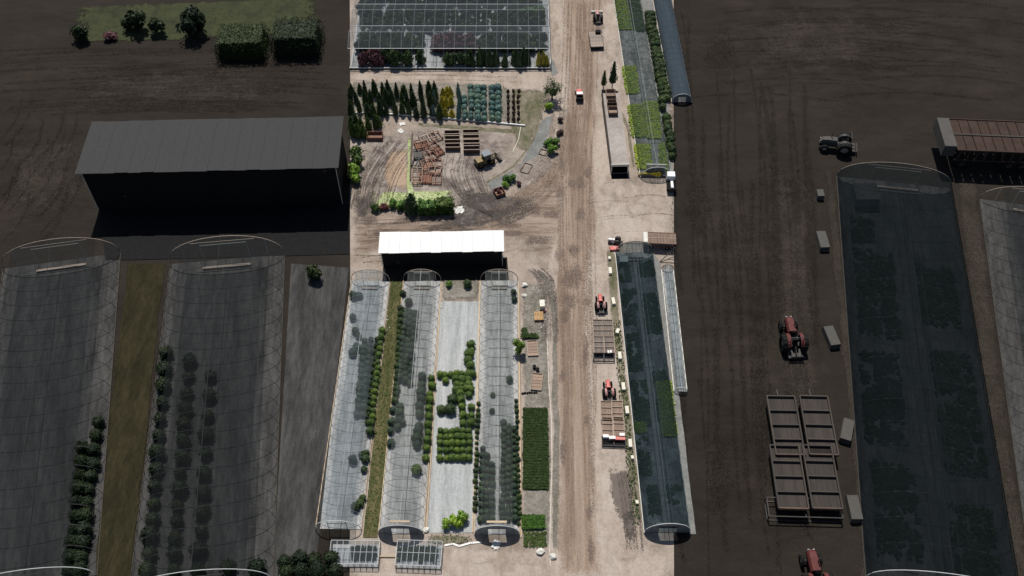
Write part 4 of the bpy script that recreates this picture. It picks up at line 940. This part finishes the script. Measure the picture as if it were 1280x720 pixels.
# empty steel frame at the end of the first wagons
def frame_rack(label, c, rz, w, l, h, mat, cells=2, group=None, z=0.0, name='steel_rack', bars=3, deck=False):
    t = thing(name, label, 'rack', (c.x, c.y, z), rz, group); s_ = .15
    for x in (-w/2, w/2):
        for y in (-l/2, l/2): MB().box((x,y,h/2),(s_,s_,h)).build('post', M[mat], t)
    for zq in (.1, h-.05):
        q = MB().box((0,-l/2,zq),(w,s_*.9,s_)).box((0,l/2,zq),(w,s_*.9,s_)).box((-w/2,0,zq),(s_*.9,l,s_)).box((w/2,0,zq),(s_*.9,l,s_)); q.build('frame', M[mat], t)
    for i in range(bars):
        MB().box((-w/2+w*(i+1)/(bars+1),0,.15),(.12,l,.05)).build('slat', M[mat], t)
    if deck:
        for i in range(6): MB().box((-w/2+w*(i+.5)/6,0,.22),(w/6*.9,l*.96,.05)).build('floor_board', M[mat], t)
    for i in range(1, cells): MB().box((-w/2+w*i/cells,0,h-.05),(s_,l,s_*.8)).build('crossbar', M[mat], t)
    return t
frame_rack('black empty steel rack below the first four wagons', G(754.5,448), -.02, 3.6, 1.2, .8, 'darksteel', 2)
t = thing('white_carton', 'white carton on the first four wagons', 'carton', G(762,440,.9) + Vector((0,0,.79)), .1); MB().box((0,0,.15),(.75,.5,.3)).build('box', M['white'], t); MB().box((0,0,.31),(.2,.52,.015)).build('tape', M['board'], t)
# planting machine with red and white bins behind the second wagons
pmx = thing('planting_machine', 'low black planting machine with white bins and a red bar', 'machine', G(767,553), -.03)
MB().box((0,-.9,.5),(4.0,.12,.14)).box((0,.9,.5),(4.0,.12,.14)).box((-1.95,0,.5),(.12,1.9,.14)).box((1.95,0,.5),(.12,1.9,.14)).box((0,0,.5),(.12,1.9,.14)).build('frame', M['darksteel'], pmx)
MB().box((.75,.35,.75),(2.2,.6,.3)).build('red_bar', M['red'], pmx)
for x, y, w_ in ((-1.35,.6,.9),(1.35,.95,.8),(-.3,.35,1.0)): MB().box((x,y,.85),(w_,.5,.5),taper=1.06).build('bin', M['white'], pmx)
MB().box((0,-.4,.28),(3.7,.9,.12)).build('tray', M['black'], pmx)
for sx in (-1,1): wheel(pmx, sx*1.8, -.3, .28, .18); wheel(pmx, sx*1.8, .7, .28, .18)

# rust coloured crate frames in the jumbled pile
pile = [((535,173),.45,3.4,2.0,'pale grey tilted crate frame at the top of the jumbled pile','rim'), ((545,172),.5,2.0,2.2,None,'plank'), ((527,183),.3,2.6,2.4,'r','rust'), ((540,186),.5,2.8,2.6,'r','rustpale'), ((524,194),.15,2.2,2.4,'r','darksteel'),
        ((538,196),.35,2.6,2.2,'r','rustpale'), ((547,190),.6,1.8,2.4,'r','rust'), ((523,205),-.25,2.4,2.4,'r','darksteel'), ((534,208),.3,2.2,2.4,'r','rustpale'), ((544,206),.1,2.6,2.4,'r','rust'), ((544,214),-.15,2.4,2,'r','plank'),
        ((522,219),.05,2.0,2.6,'r','plank'), ((532,224),0,2.4,2.6,'r','rust'), ((544,225),.02,2.4,2.6,'r','rustpale'), ((522,228),0,1.8,1.4,'r','plank')]
for i, (c, rz, w_, l_, lb, mt) in enumerate(pile):
    if mt == 'rim': frame_rack(lb, G(*c), rz, w_, l_, .9, 'rim', 2, None, name='crate_frame')
    else: frame_rack({'rust':'deep rust red crate frame in the jumbled pile beside the sleepers','rustpale':'faded rust crate frame in the jumbled pile beside the sleepers','darksteel':'blackish crate frame in the jumbled pile beside the sleepers','plank':'weathered brown wooden crate frame in the jumbled pile'}[mt], G(*c), rz, w_*1.02, l_, .6 + .12*(i % 3), mt, 2, mt + ' frames of the jumbled pile', name='crate_frame', bars=2, deck=i % 2 == 0)
def bigbin(label, c, w_, l_, h, group, mat='binwood'):
    t = thing('timber_bin', label, 'bin', c, 0.02, group)
    MB().box((0,0,.1),(w_-.1,l_-.1,.1)).build('floor', M[mat], t)
    for s_ in (-1,1):
        MB().box((s_*(w_/2-.04),0,h/2),(.08,l_,h)).build('side_panel', M[mat], t)
        for k in range(3): MB().box((0,s_*(l_/2+.01),h*(k+.5)/3),(w_+.02,.07,h/3*.92)).build('plank', M[mat], t)
        MB().box((0,s_*(l_/2),h+.04),(w_+.06,.14,.08)).build('rim', M['rim'], t)
    return t
for c in ((565,169.5),(565.5,176.5),(566,186)): bigbin('dark open timber bin in the left column of bins behind the yellow loader', G(*c), 3.1, 1.15, 1.0, 'left column of timber bins')
for c in ((588.5,169),(589,175.5),(589.5,181.5),(589.5,189.5)): bigbin('dark open timber bin in the right column of bins behind the yellow loader', G(*c), 3.3, 1.15, 1.1, 'right column of timber bins')
crate('red crate beside the fresh green conifers', G(469,172), 0.0, 3.2, 1.8, .9, 'rustpale', 'rust')
crate('red crate among shrubs at the end of the gravel path', G(624,242), .45, 1.9, 1.8, .8, 'rustpale', 'rust')
crate('empty grey wooden tray lying beside the gravel path', G(658,211), -.4, 1.7, 2.6, .22, 'plankgrey', 'binwood', floor=False)
crate('empty wooden tray half under the leafy clump by the path', G(679,191), -.4, 1.5, 1.5, .22, 'plankgrey', 'binwood', floor=False)
for k, c in enumerate(((668,203),(675,207),(671,214),(663,219),(657,224),(680,200))):
    o = MB(); 
    for q in range(4): o.box((0, q*.45-.7, .05), (3.0, .12, .07))
    ob = o.build('loose_batten', M['plankgrey']); ob.location = tuple(G(*c)); ob.rotation_euler = (0,0,.75+.05*k)
    tag(ob, 'row of loose grey battens on the ground between path and road', 'battens', 'loose battens by the path')
crate('brown wooden crate on the ground below the small bright green tree', G(665.5,436), .06, 1.8, 3.2, .35, 'plank', 'rim')
crate('brown slatted crate with pale bars below the two black pots', G(671,478), -.1, 1.8, 3.3, .35, 'plank', 'rim')
for c in ((668,460),(672,463)):
    t = thing('plant_pot', 'small round black pot above the slatted crate with pale bars', 'pot', G(*c), 0, 'pair of black pots'); MB().lathe([(.0,0),(.26,0),(.34,.55),(.3,.55),(.24,.45),(0,.45)],12).build('pot', M['rubber'], t)
t = thing('clod_row', 'short row of dark root clods below the slatted crate', 'clods', G(662,491.5), .05)
for k in range(7): MB().box((-1.2+.4*k,rnd.uniform(-.06,.06),.14),(.36,.4,.28),rnd.uniform(0,1),.1,.1,.7).build('clod', M['black'], t)
# pallets with fresh timber and white tank
t = thing('timber_stack', 'stack of fresh orange timber on the grey shoulder beside the white box', 'timber', G(673.5,397), .04)
for k in range(6): MB().box((-.7+.28*k,0,.55),(.2,1.9,.12)).build('board', M['paletimber'], t)
for y in (-.7,.7): MB().box((0,y,.25),(1.7,.14,.48)).build('bearer', M['binwood'], t)
t = thing('white_tank', 'upright cream white box tank next to the fresh timber stack', 'tank', G(677.5,384), .05)
MB().box((0,0,.7),(.9,1.5,1.2)).build('body', M['cream'], t); MB().box((0,0,.06),(1.0,1.6,.1)).build('pallet', M['plank'], t); MB().lathe([(0,1.36),(.18,1.36),(.18,1.3)],12).build('lid', M['white'], t)
t = thing('white_sack', 'small pale pink sack beside the fresh timber stack', 'sack', G(680.5,389), 0); mb = MB(); ico(mb, rnd, .3, (0,0,.2), .3, (1.4,1,.75)); mb.build('sack', M['pink'], t, True)
for k, (c, s_) in enumerate((((656,357),.5),((655.5,370),.42),((675.5,690),.55),((691.5,696),.5),((533,663),.45))):
    lb = ['pale flat stone at the top of the grey shoulder','pale stone beside the long timber rail','white boulder at the corner of the bottom road, left of the plastic line','white boulder at the corner of the bottom road, right of the plastic line','white stone at the corner of the open bed'][k]
    mb = MB(); ico(mb, rnd, s_, (0,0,s_*.45), .5, (1.2,1,.6), 9, 6); o = mb.build('stone', M['whiteboard']); o.location = tuple(G(*c)); tag(o, lb, 'stone')
# crates on the roof of the long shed
ux = Vector((math.cos(lrz), math.sin(lrz), 0)); uy = Vector((-math.sin(lrz), math.cos(lrz), 0))
for k, (f, lb) in enumerate(((.74,'nearest of the slatted brown crates lined up on the dusty shed roof'),(.84,'middle one of the slatted brown crates on the dusty shed roof'),(.94,'rearmost slatted brown crate on the dusty shed roof'))):
    p = lmid + uy*lL*f + ux*(-.15); crate(lb, p, lrz, 1.9, 3.2, .9, 'plank', 'plank' if k else 'binwood', None, lh+.01, 6)
fr = thing('bin_frame', 'black rimmed low bin at the back of the long shed', 'bin', G(762,123), lrz)
for s_ in (-1,1): MB().box((s_*1.6,0,.5),(.25,2.4,1.0)).build('side_panel', M['black'], fr); MB().box((0,s_*1.2,.5),(3.1,.2,.98)).build('end_panel', M['black'], fr)
MB().box((0,0,.1),(3.0,2.1,.1)).build('floor', M['plank'], fr)

# ------------------------------------------------------------------ tractors and machines
def tractor(label, c, rz, body='red', fender='pink', sc=1.0, group=None, loader=False):
    t = thing('tractor', label, 'tractor', c, rz, group, sc)
    mb = MB(); prof = [(-.38,.75),(-.42,1.15),(-.3,1.42),(.3,1.42),(.42,1.15),(.38,.75)]; vs = []; fs = []
    for y, k in ((.25,1.0),(1.2,.97),(1.75,.88),(1.95,.7)):
        vs += [(x*k, y, .75+(z-.75)*(k if y>1.5 else 1)) for x, z in prof]
    for i in range(3):
        for j in range(6): fs.append((i*6+j, i*6+(j+1)%6, (i+1)*6+(j+1)%6, (i+1)*6+j))
    fs += [tuple(range(5,-1,-1)), tuple(range(18,24))]
    mb.add(vs, fs); hd = mb.build('hood', M[body], t)
    MB().box((0,1.97,1.0),(.5,.05,.4)).build('grille', M['darksteel'], hd)
    for s_ in (-1,1): MB().box((s_*.2,2.0,1.15),(.14,.04,.1)).build('headlight', M['white'], hd)
    MB().tube([(.22,.9,1.4),(.22,.9,2.1)], .045, 6).build('exhaust', M['darksteel'], hd)
    MB().box((0,.7,.62),(.5,2.7,.35)).box((0,-.55,.7),(.7,.9,.5)).box((0,1.45,.45),(1.3,.14,.14)).box((0,-.6,.75),(1.5,.2,.2)).build('chassis', M['darksteel'], t)
    MB().box((0,-.05,.85),(.95,.7,.06)).build('platform', M['darksteel'], t)
    for s_ in (-1,1):
        vs = []; fs = []
        for i in range(8):
            a = R(10 + 140*i/7); y, z = -.6+math.cos(a)*.86, .78+math.sin(a)*.86
            vs += [(s_*.42,y,z),(s_*.74,y,z)]
        for i in range(7): fs.append((2*i,2*i+1,2*i+3,2*i+2))
        f = MB().add(vs, fs).build('fender', M[fender], t)
        wheel(t, s_*.84, -.6, .8, .56, 'pink' if body == 'red' else 'rim'); wheel(t, s_*.66, 1.45, .45, .28, 'pink' if body == 'red' else 'rim')
    st = MB().box((0,-.55,1.12),(.5,.5,.12)).box((0,-.8,1.38),(.5,.1,.45)).build('seat', M['black'], t)
    w_ = MB().lathe([(.17,0),(.2,.02),(.2,-.02),(.17,0)],14).build('steering_wheel', M['black'], t); w_.location = (0,.02,1.5); w_.rotation_euler = (R(-25),0,0)
    MB().tube([(0,.22,1.1),(0,.04,1.48)], .03, 5).build('steering_column', M['darksteel'], t)
    MB().tube([(-.55,-1.0,.8),(-.55,-1.05,2.2),(.55,-1.05,2.2),(.55,-1.0,.8)], .045, 5).build('roll_bar', M['darksteel'], t)
    MB().box((-.3,-1.55,.5),(.09,.9,.09)).box((.3,-1.55,.5),(.09,.9,.09)).box((0,-1.98,.5),(1.4,.1,.12)).box((0,-1.5,.85),(.07,.9,.07),0,.4).box((0,-1.45,.35),(1.3,.8,.3)).build('hitch', M['darksteel'], t)
    if loader:
        for s_ in (-1,1): MB().tube([(s_*.55,.3,1.2),(s_*.6,1.4,1.3),(s_*.65,2.4,.5)], .07, 5).build('loader_arm', M['grey'], t)
        MB().box((0,2.55,.3),(2.9,.35,.5),0,0,0,.9).build('loader_bucket', M['whiteboard'], t)
    return t
T1 = tractor('red tractor parked above the greyish wagons, next to a white block', G(750.5,383), .03)
T2 = dup(T1, G(760.5,491), .06, 'red tractor hitched to the brown wagons, lower of the two by the dark tunnel')
tractor('dark tractor with a wide white front blade, towing the grey trailer', G(747,24.5), 0.02, 'pink', 'darksteel', 1.0, None, True)
tr = thing('flat_trailer', 'grey planked trailer behind the dark tractor on the upper road', 'trailer', G(744.5,52), .06)
for i in range(9): MB().box((0,-2.6+.6*i,.85),(2.9,.56,.08)).build('deck_plank', M['plankgrey'], tr)
for s_ in (-1,1): MB().box((s_*1.48,-.2,.95),(.08,5.4,.22)).build('side_rail', M['darksteel'], tr); MB().box((s_*.5,-.2,.72),(.12,5.6,.16)).build('beam', M['darksteel'], tr)
MB().box((0,-3.05,.75),(3.0,.2,.14)).box((-1.4,-3.05,.5),(.14,.2,.6)).box((1.4,-3.05,.5),(.14,.2,.6)).box((0,-3.05,.5),(.14,.2,.6)).box((0,-3.05,.28),(3.0,.18,.12)).build('tail_frame', M['black'], tr)
for sx in (-1,1):
    for y in (-1.8,-.8): wheel(tr, sx*1.15, y, .38, .3)
MB().tube([(0,2.4,.6),(0,4.0,.5)], .07, 5).build('drawbar', M['darksteel'], tr); MB().box((.7,2.0,1.15),(1.2,.9,.5)).build('front_box', M['black'], tr)
uv = thing('utility_vehicle', 'small red utility vehicle with white roof driving on the dirt road', 'utility vehicle', G(724,121.5), .03)
MB().box((0,1.05,.75),(1.35,1.1,.5),0,0,0,.85).build('hood', M['red'], uv); MB().box((0,-.2,.5),(1.4,3.0,.25)).build('chassis', M['darksteel'], uv)
MB().box((0,-.35,1.5),(1.35,.8,.08)).build('roof', M['white'], uv)
for sx in (-1,1):
    for y in (0,-.7): MB().tube([(sx*.62,y,.6),(sx*.62,y,1.48)], .04, 5).build('roof_post', M['darksteel'], uv)
    for y in (1.1,-1.2): wheel(uv, sx*.7, y, .33, .26)
MB().box((0,-1.25,.85),(1.4,1.1,.1)).box((-.68,-1.25,1.0),(.06,1.1,.3)).box((.68,-1.25,1.0),(.06,1.1,.3)).box((0,-1.8,1.0),(1.4,.06,.3)).build('cargo_bed', M['black'], uv)
MB().box((0,-.15,.9),(1.2,.5,.2)).box((0,-.42,1.15),(1.2,.12,.5)).build('seat', M['red'], uv)
# yellow wheel loader
wl = thing('wheel_loader', 'black and yellow wheel loader with blue grey cab roof in the yard', 'loader', G(606,204), R(-62))
MB().box((0,-1.0,1.15),(1.7,2.1,1.0),0,0,0,.9).build('engine_cover', M['yellow'], wl); MB().box((0,0,.75),(1.0,4.2,.5)).build('chassis', M['darksteel'], wl)
cb = MB().box((0,.35,2.0),(1.45,1.5,1.3),0,0,0,.92).build('cab', M['glass'], wl); MB().box((0,.35,2.72),(1.6,1.7,.12)).build('cab_roof', M['blue'], cb)
for sx in (-1,1):
    for y in (1.2,-1.3): wheel(wl, sx*.95, y, .68, .5, 'yellow')
    MB().tube([(sx*.5,1.0,1.5),(sx*.5,2.0,1.3),(sx*.5,2.9,.6)], .12, 5).build('lift_arm', M['yellow'], wl)
MB().add([(-1.1,2.8,.15),(1.1,2.8,.15),(1.1,3.6,.08),(-1.1,3.6,.08),(-1.1,2.75,.95),(1.1,2.75,.95)], [(0,1,2,3),(0,1,5,4),(1,2,5),(0,4,3)]).build('bucket', M['darksteel'], wl)
# white compact tractor and red implement by the dark tunnel
tractor('white compact tractor at the far end of the dark shade tunnel', G(769,303.5), R(80), 'white', 'darksteel', .72)
im = thing('mower_deck', 'red mower implement lying behind the white compact tractor', 'implement', G(768,311.5), .1)
MB().box((0,0,.3),(1.9,1.0,.3),0,0,0,.9).build('deck', M['red'], im); MB().lathe([(0,.46),(.25,.46),(.25,.4),(.3,.3)],12).build('pulley_cover', M['pink'], im); MB().tube([(-.5,.4,.4),(0,1.1,.7),(.5,.4,.4)], .05, 5).build('hitch', M['darksteel'], im)
for sx in (-1,1): wheel(im, sx*.8, -.5, .18, .12)
# small flat truck at the right edge
pk = thing('utility_truck', 'small dark truck with white cab top beside the net tunnel end', 'truck', G(838,232), -.03)
MB().box((0,1.3,1.3),(1.7,1.5,1.5),0,0,0,.9).build('cab', M['white'], pk); MB().box((0,1.95,1.5),(1.4,.08,.5)).build('windscreen', M['glass'], pk)
MB().box((0,-.9,.9),(1.8,2.8,.12)).box((-.88,-.9,1.1),(.06,2.8,.35)).box((.88,-.9,1.1),(.06,2.8,.35)).box((0,-2.28,1.1),(1.8,.06,.35)).build('cargo_bed', M['black'], pk)
MB().box((0,0,.6),(1.2,4.4,.3)).build('chassis', M['darksteel'], pk)
for sx in (-1,1):
    for y in (1.4,-1.3): wheel(pk, sx*.75, y, .36, .24)
MB().box((.1,-1.0,1.2),(.5,1.8,.5)).build('load', M['white'], pk)
# rusty stake trailer
def stake_trailer(label, c, rz, w_, l_, h, sc=1.0, a='rustbrown', b='rust'):
    t = thing('stake_trailer', label, 'trailer', c, rz, None, sc)
    n = 9
    for i in range(n):
        MB().box((-w_/2+w_*(i+.5)/n,0,h),(w_/n*.92,l_,.08)).build('deck_panel', M[a], t)
    MB().box((0,0,h+.06),(w_,.12,.08)).build('mid_rail', M['rim'], t)
    for s_ in (-1,1):
        for i in range(10): MB().box((-w_/2+w_*(i+.5)/10, s_*l_/2, h-.5),(.12,.1,1.0)).build('stake', M[b], t)
        MB().box((0,s_*(l_/2+.07),h+.04),(w_,.08,.12)).build('edge_rail', M[b], t)
        MB().box((0,s_*(l_/2+.07),h-.85),(w_,.06,.1)).build('lower_rail', M[b], t)
    MB().box((-w_/2-.45,0,h-.2),(.8,l_*.95,.9)).build('headboard', M['whiteboard'], t)
    MB().box((0,0,h-.5),(w_*.95,l_*.6,.3)).build('chassis', M['black'], t)
    for x in (-w_*.35,w_*.2,w_*.35):
        for s_ in (-1,1): wheel_o = wheel(t, x, s_*l_*.4, .42, .3); wheel_o.rotation_euler = (0,0,R(90))
    return t
stake_trailer('rust brown slatted trailer with white headboard behind the dark tunnel', G(826,306), -.06, 5.4, 2.6, 1.9)
fr2 = thing('pipe_frame', 'dark leaning pipe frame in front of the rust brown trailer', 'frame', G(834,322), 0)
MB().tube([(-1.6,-1.2,.02),(1.4,1.2,1.6)], .08, 5).tube([(-1.6,-1.2,.02),(1.6,-1.4,.05)], .08, 5).tube([(1.6,-1.4,.05),(1.4,1.2,1.6)], .08, 5).tube([(-.1,0,.8),(1.5,-.1,.8)], .06, 5).tube([(1.4,1.2,1.6),(1.4,1.2,0)], .08, 5).build('pipes', M['darksteel'], fr2)
# white blocks along the dark tunnel
def block(label, c, rz, w_, l_, h, group=None, mat='cream'):
    t = thing('white_block', label, 'block', c, rz, group)
    MB().box((0,0,h/2+.03),(w_,l_,h),0,0,0,.93).build('body', M[mat], t); MB().box((-w_*.3,0,.02),(.1,l_*.9,.04)).box((w_*.3,0,.02),(.1,l_*.9,.04)).build('skid', M['plankgrey'], t)
    return t
for (x, y, rz) in ((762.5,340,.02),(766.5,378,.12),(779,484.5,.04),(783.5,514,.02),(787.5,555.5,0),(774.5,446,0),(771.8,415.5,-.35)):
    block('long cream white block in the line beside the dark shade tunnel', G(x, y), rz, .62, 1.55 if y != 415.5 else 1.1, .55, 'long white blocks in line')
for (x, y) in ((761.7,324),(790.2,573),(796,629)):
    block('short cream white cube in the line beside the dark shade tunnel', G(x, y), .1, .5, .62, .5, 'short white cubes in line')
# bench cages at the bottom
def cage(label, p0, p1, q0):
    a, b, f_ = G(*p0), G(*p1), G(*q0); w_ = b.x - a.x; l_ = f_.y - a.y; h = 1.3
    t = thing('bench_cage', label, 'bench', ((a.x+b.x)/2, a.y, 0), math.atan2(b.y-a.y, b.x-a.x))
    n = 8
    for i in range(n + 1):
        x = -w_/2 + w_*i/n
        MB().box((x, l_/2, h),(.07, l_, .07)).build('top_bar', M['whitepipe'], t); MB().box((x,0,h/2),(.06,.06,h)).build('front_post', M['darkpipe'], t)
    for y in (0, l_*.5, l_): MB().box((0,y,h+.05),(w_,.07,.05)).build('cross_bar', M['whitepipe'], t)
    MB().box((0,-.02,.12),(w_,.09,.09)).box((-w_/2,l_/2,.12),(.08,l_,.08)).box((w_/2,l_/2,.12),(.08,l_,.08)).build('base_frame', M['darkpipe'], t)
    for x in (-w_/2, w_/2): MB().box((x,l_,h/2),(.07,.07,h)).build('rear_post', M['darkpipe'], t)
    MB().add([(-w_/2,0,h+.09),(w_/2,0,h+.09),(w_/2,l_,h+.09),(-w_/2,l_,h+.09)], [(0,1,2,3)]).build('mesh_cover', M['net'], t)
    MB().box((0,l_/2,.02),(w_*.97,l_*.95,.03)).build('tray', M['clothdull'], t)
    return t, w_, l_
c1 = cage('white barred bench cage with plants, right one of two on the bottom road', (494.5,711),(551,713),(496,680))
c2 = cage('white barred bench cage with plants at the edge of the black cloth', (412,709),(473,709.5),(414,680))
for (x, y, s_) in ((500,700,.42),(526,702,.45),(543,703,.42)): plants('caged_plant', VL['boxdark'], [(G(x, y), s_)], 'dark bushy plant inside the right bench cage', 'shrub', 'plants in the right cage')
for (x, y, s_) in ((466,699,.42),(446,699,.35)): plants('caged_plant', VL['boxdark'], [(G(x, y), s_)], 'dark bushy plant inside the bench cage by the black cloth', 'shrub', 'plants in the left cage')
carpet('caged_seedlings', 'pale seedlings carpeting the tray of the right bench cage', [(498,684),(547,684),(547,700),(497,700)], 'teal', 900, .5, .12, 'plants', 6, 41)
carpet('caged_seedlings', 'pale seedlings carpeting the tray of the bench cage by the black cloth', [(440,684),(470,684),(470,700),(440,700)], 'teal', 500, .5, .12, 'plants', 6, 42)
rail('timber_beam', (474,696), (494,696), .12, 'board', None, .13, 'pale timber beam lying between the two bench cages', 'timber')
# rubbish
def rag(label, c, s_, seed):
    r = random.Random(seed); vs = []; fs = []; n = 8
    for j in range(n+1):
        for i in range(n+1):
            x, y = (i/n-.5)*s_*(1+.5*mnoise.noise(Vector((j*.5,seed,0)))), (j/n-.5)*s_*1.2*(1+.5*mnoise.noise(Vector((i*.5,seed,4)))); vs.append((x, y, .05+.25*abs(mnoise.noise(Vector((x*1.5,y*1.5,seed))))))
    for j in range(n):
        for i in range(n): fs.append((j*(n+1)+i,j*(n+1)+i+1,(j+1)*(n+1)+i+1,(j+1)*(n+1)+i))
    o = MB().add(vs, fs).build('plastic_sheet', M['trash']); o.location = tuple(c); o.rotation_euler = (0,0,seed); tag(o, label, 'plastic')
rag('torn pale plastic sheet in the mud beside the bright hedge block', G(573.5,263), 1.7, 2)
rag('small white plastic scrap near the upper end of the sleepers', G(503,155), 1.0, 5); rag('white crumpled plastic scrap left of the sleepers', G(501,164), 1.1, 7)
rag('pale plastic sheet at the corner of the right tunnel entrance', G(620,681), 1.2, 9)

# ------------------------------------------------------------------ invented fields to both sides, dimming put into their colours: larger wide-span houses
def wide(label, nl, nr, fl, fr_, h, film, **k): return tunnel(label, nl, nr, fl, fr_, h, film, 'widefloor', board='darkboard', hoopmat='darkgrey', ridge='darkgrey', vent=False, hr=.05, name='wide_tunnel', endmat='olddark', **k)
M['darkboard'] = wood('stained_board', (0.05,0.043,0.032), .3); M['darkgrey'] = paint('weathered_pipe', (0.085,0.085,0.085), .7, .2, dirtamt=0)  # board and pipe colours darkened to carry the side dimming
wide('wide span tunnel with smoked film at the outer side of the left black field', (-52,735),(112,735),(2,326),(155,326), 6.2, 'olddark', near='open', spacing=3.4)
wide('wide span tunnel with smoked film in front of the large grey roofed shed', (166,735),(338,735),(212,324),(358,324), 6.6, 'olddark', near='open', spacing=3.4)
tW = wide('wide span tunnel under black shade cloth on the right field', (1092,735),(1262,735),(1040,228),(1192,228), 5.4, 'oldshade', near='open', spacing=4.2, roll=.02, lines=(0.0,-1.4,1.4))
wide('wide span tunnel with smoked film at the outer side of the right black field', (1292,735),(1470,735),(1226,258),(1362,258), 5.2, 'olddark', near='open', spacing=3.4)
sheet('dull_bed', [(340,735),(392,735),(436,335),(364,330)], M['widefloor'])
strip('dull_grass', [(158,330),(135,520),(116,735)], [(208,330),(188,520),(164,735)], dirt('dull_grass_soil', (0.016,0.016,0.007), (0.028,0.025,0.012), (0.042,0.036,0.018), (1.5,.4,1), .3, fadew=.3), .1, .2, ends=False)
for lb, gr, a, b, n_ in (('deep green round bush in the row inside the outer wide span tunnel','bushes of the outer wide tunnel',(122,528),(98,712),12), ('deep green round bush in the second row inside the outer wide span tunnel','second bushes of the outer wide tunnel',(103,560),(86,712),10),
                         ('deep green round bush in the left row of the tunnel before the grey shed','left bushes before the grey shed',(208,440),(184,712),14), ('deep green round bush in the middle row of the tunnel before the grey shed','middle bushes before the grey shed',(236,450),(216,712),14), ('deep green round bush in the right row of the tunnel before the grey shed','right bushes before the grey shed',(262,470),(248,712),11)):
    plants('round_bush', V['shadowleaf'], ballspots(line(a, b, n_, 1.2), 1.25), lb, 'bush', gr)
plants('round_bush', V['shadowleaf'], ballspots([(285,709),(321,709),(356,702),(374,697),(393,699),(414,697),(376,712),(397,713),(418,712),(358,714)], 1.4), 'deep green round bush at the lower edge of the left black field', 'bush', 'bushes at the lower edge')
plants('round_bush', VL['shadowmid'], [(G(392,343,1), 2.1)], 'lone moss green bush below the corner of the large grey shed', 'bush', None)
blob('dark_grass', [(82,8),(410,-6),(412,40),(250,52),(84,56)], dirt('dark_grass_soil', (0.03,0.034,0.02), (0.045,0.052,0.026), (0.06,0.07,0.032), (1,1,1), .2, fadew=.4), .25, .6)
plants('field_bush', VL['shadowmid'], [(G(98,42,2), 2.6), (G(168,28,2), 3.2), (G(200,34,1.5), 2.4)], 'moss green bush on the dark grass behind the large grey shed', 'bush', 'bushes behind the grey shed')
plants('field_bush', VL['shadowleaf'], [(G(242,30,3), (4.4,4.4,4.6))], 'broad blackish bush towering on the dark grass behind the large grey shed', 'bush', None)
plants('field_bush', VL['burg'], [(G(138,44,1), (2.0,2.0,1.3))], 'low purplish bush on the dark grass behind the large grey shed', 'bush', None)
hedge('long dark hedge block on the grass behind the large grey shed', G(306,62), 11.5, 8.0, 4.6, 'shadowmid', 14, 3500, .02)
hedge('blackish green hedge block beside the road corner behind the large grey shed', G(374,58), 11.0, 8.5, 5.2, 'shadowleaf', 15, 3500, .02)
plant_blocks(tW[0], ((-9,46,-2,66),(2.4,50,9,64),(-9.5,24,-3,42),(3,20,9.5,44),(-9,4,-2.4,20),(2.6,2,9,14),(-9,68,-5,74)), ['shadowleaf','shadowmid'], 'block of blackish low plants under the wide black shade cloth', 'blackish plant blocks', 9, .3, .6)
# machines and wagons on the right field
M['reddull'] = paint('dull_red', (0.10,0.02,0.018), .7, .2, dirtc=(0.05,.03,.025)); M['dullwhite'] = paint('dull_white', (0.075,0.072,0.066), .8, .15, dirtc=(0.04,.035,.03))  # tractor red and block white with dimming put into the paint
B1 = tractor('big dull red field tractor on the right black field, above the dark wagons', G(988,428), .04, 'reddull', 'reddull', 2.0)
dup(B1, G(1017,726), .05, 'big dull red field tractor at the lower edge of the right black field')
tractor('big pale tractor at the far end of the black shade cloth tunnel', G(1046,186), R(80), 'dullwhite', 'darksteel', 1.9)
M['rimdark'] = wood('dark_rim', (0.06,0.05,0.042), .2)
sv = {k: M[k] for k in ('rim','plankgrey','plank','binwood','whiteboard')}; M['rim'] = M['rimdark']; M['plankgrey'] = wood('dark_plank', (0.04,0.033,0.028), .25); M['whiteboard'] = M['dullwhite']  # dimmed copies swapped in for the side field machines
wb = wagon('large dark flat wagon in the set below the big red tractor', G(978,540), -.02, 1.75, 4.2, 'large dark wagons', sc=2.6, dividers=3)
for c in ((1019,540),(982,604),(1023,604)): dup(wb, G(*c), -.03)
frame_rack('large black steel rack below the dark wagons', G(1003,640), -.03, 11.5, 3.2, 1.6, 'darksteel', 2)
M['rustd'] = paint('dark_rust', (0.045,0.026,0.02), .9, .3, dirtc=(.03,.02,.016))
stake_trailer('large dark rusty slatted trailer behind the black shade cloth tunnel', G(1232,196), -.06, 5.8, 2.9, 1.9, 3.0, 'rustd', 'rustd')
M.update(sv)
for (x, y, rz) in ((1027,304,.03),(1038,424,.15),(1057,541,-.35),(1066,638,0)): block('long dull pale block in the line beside the black shade cloth tunnel', G(x, y), rz, 1.9, 4.4, 1.2, 'dull pale blocks', 'dullwhite')
block('short dull pale cube in the line beside the black shade cloth tunnel', G(1024,246), 0, 1.4, 1.9, 1.2, None, 'dullwhite')
t = thing('grey_tank', 'dull grey boxy tank inside the far end of the black shade cloth tunnel', 'tank', G(1079,250)); MB().box((0,0,1.2),(4.6,4.2,2.4)).build('body', M['grey'], t); MB().box((0,0,2.46),(4.8,4.4,.12)).build('lid', M['dullwhite'], t)
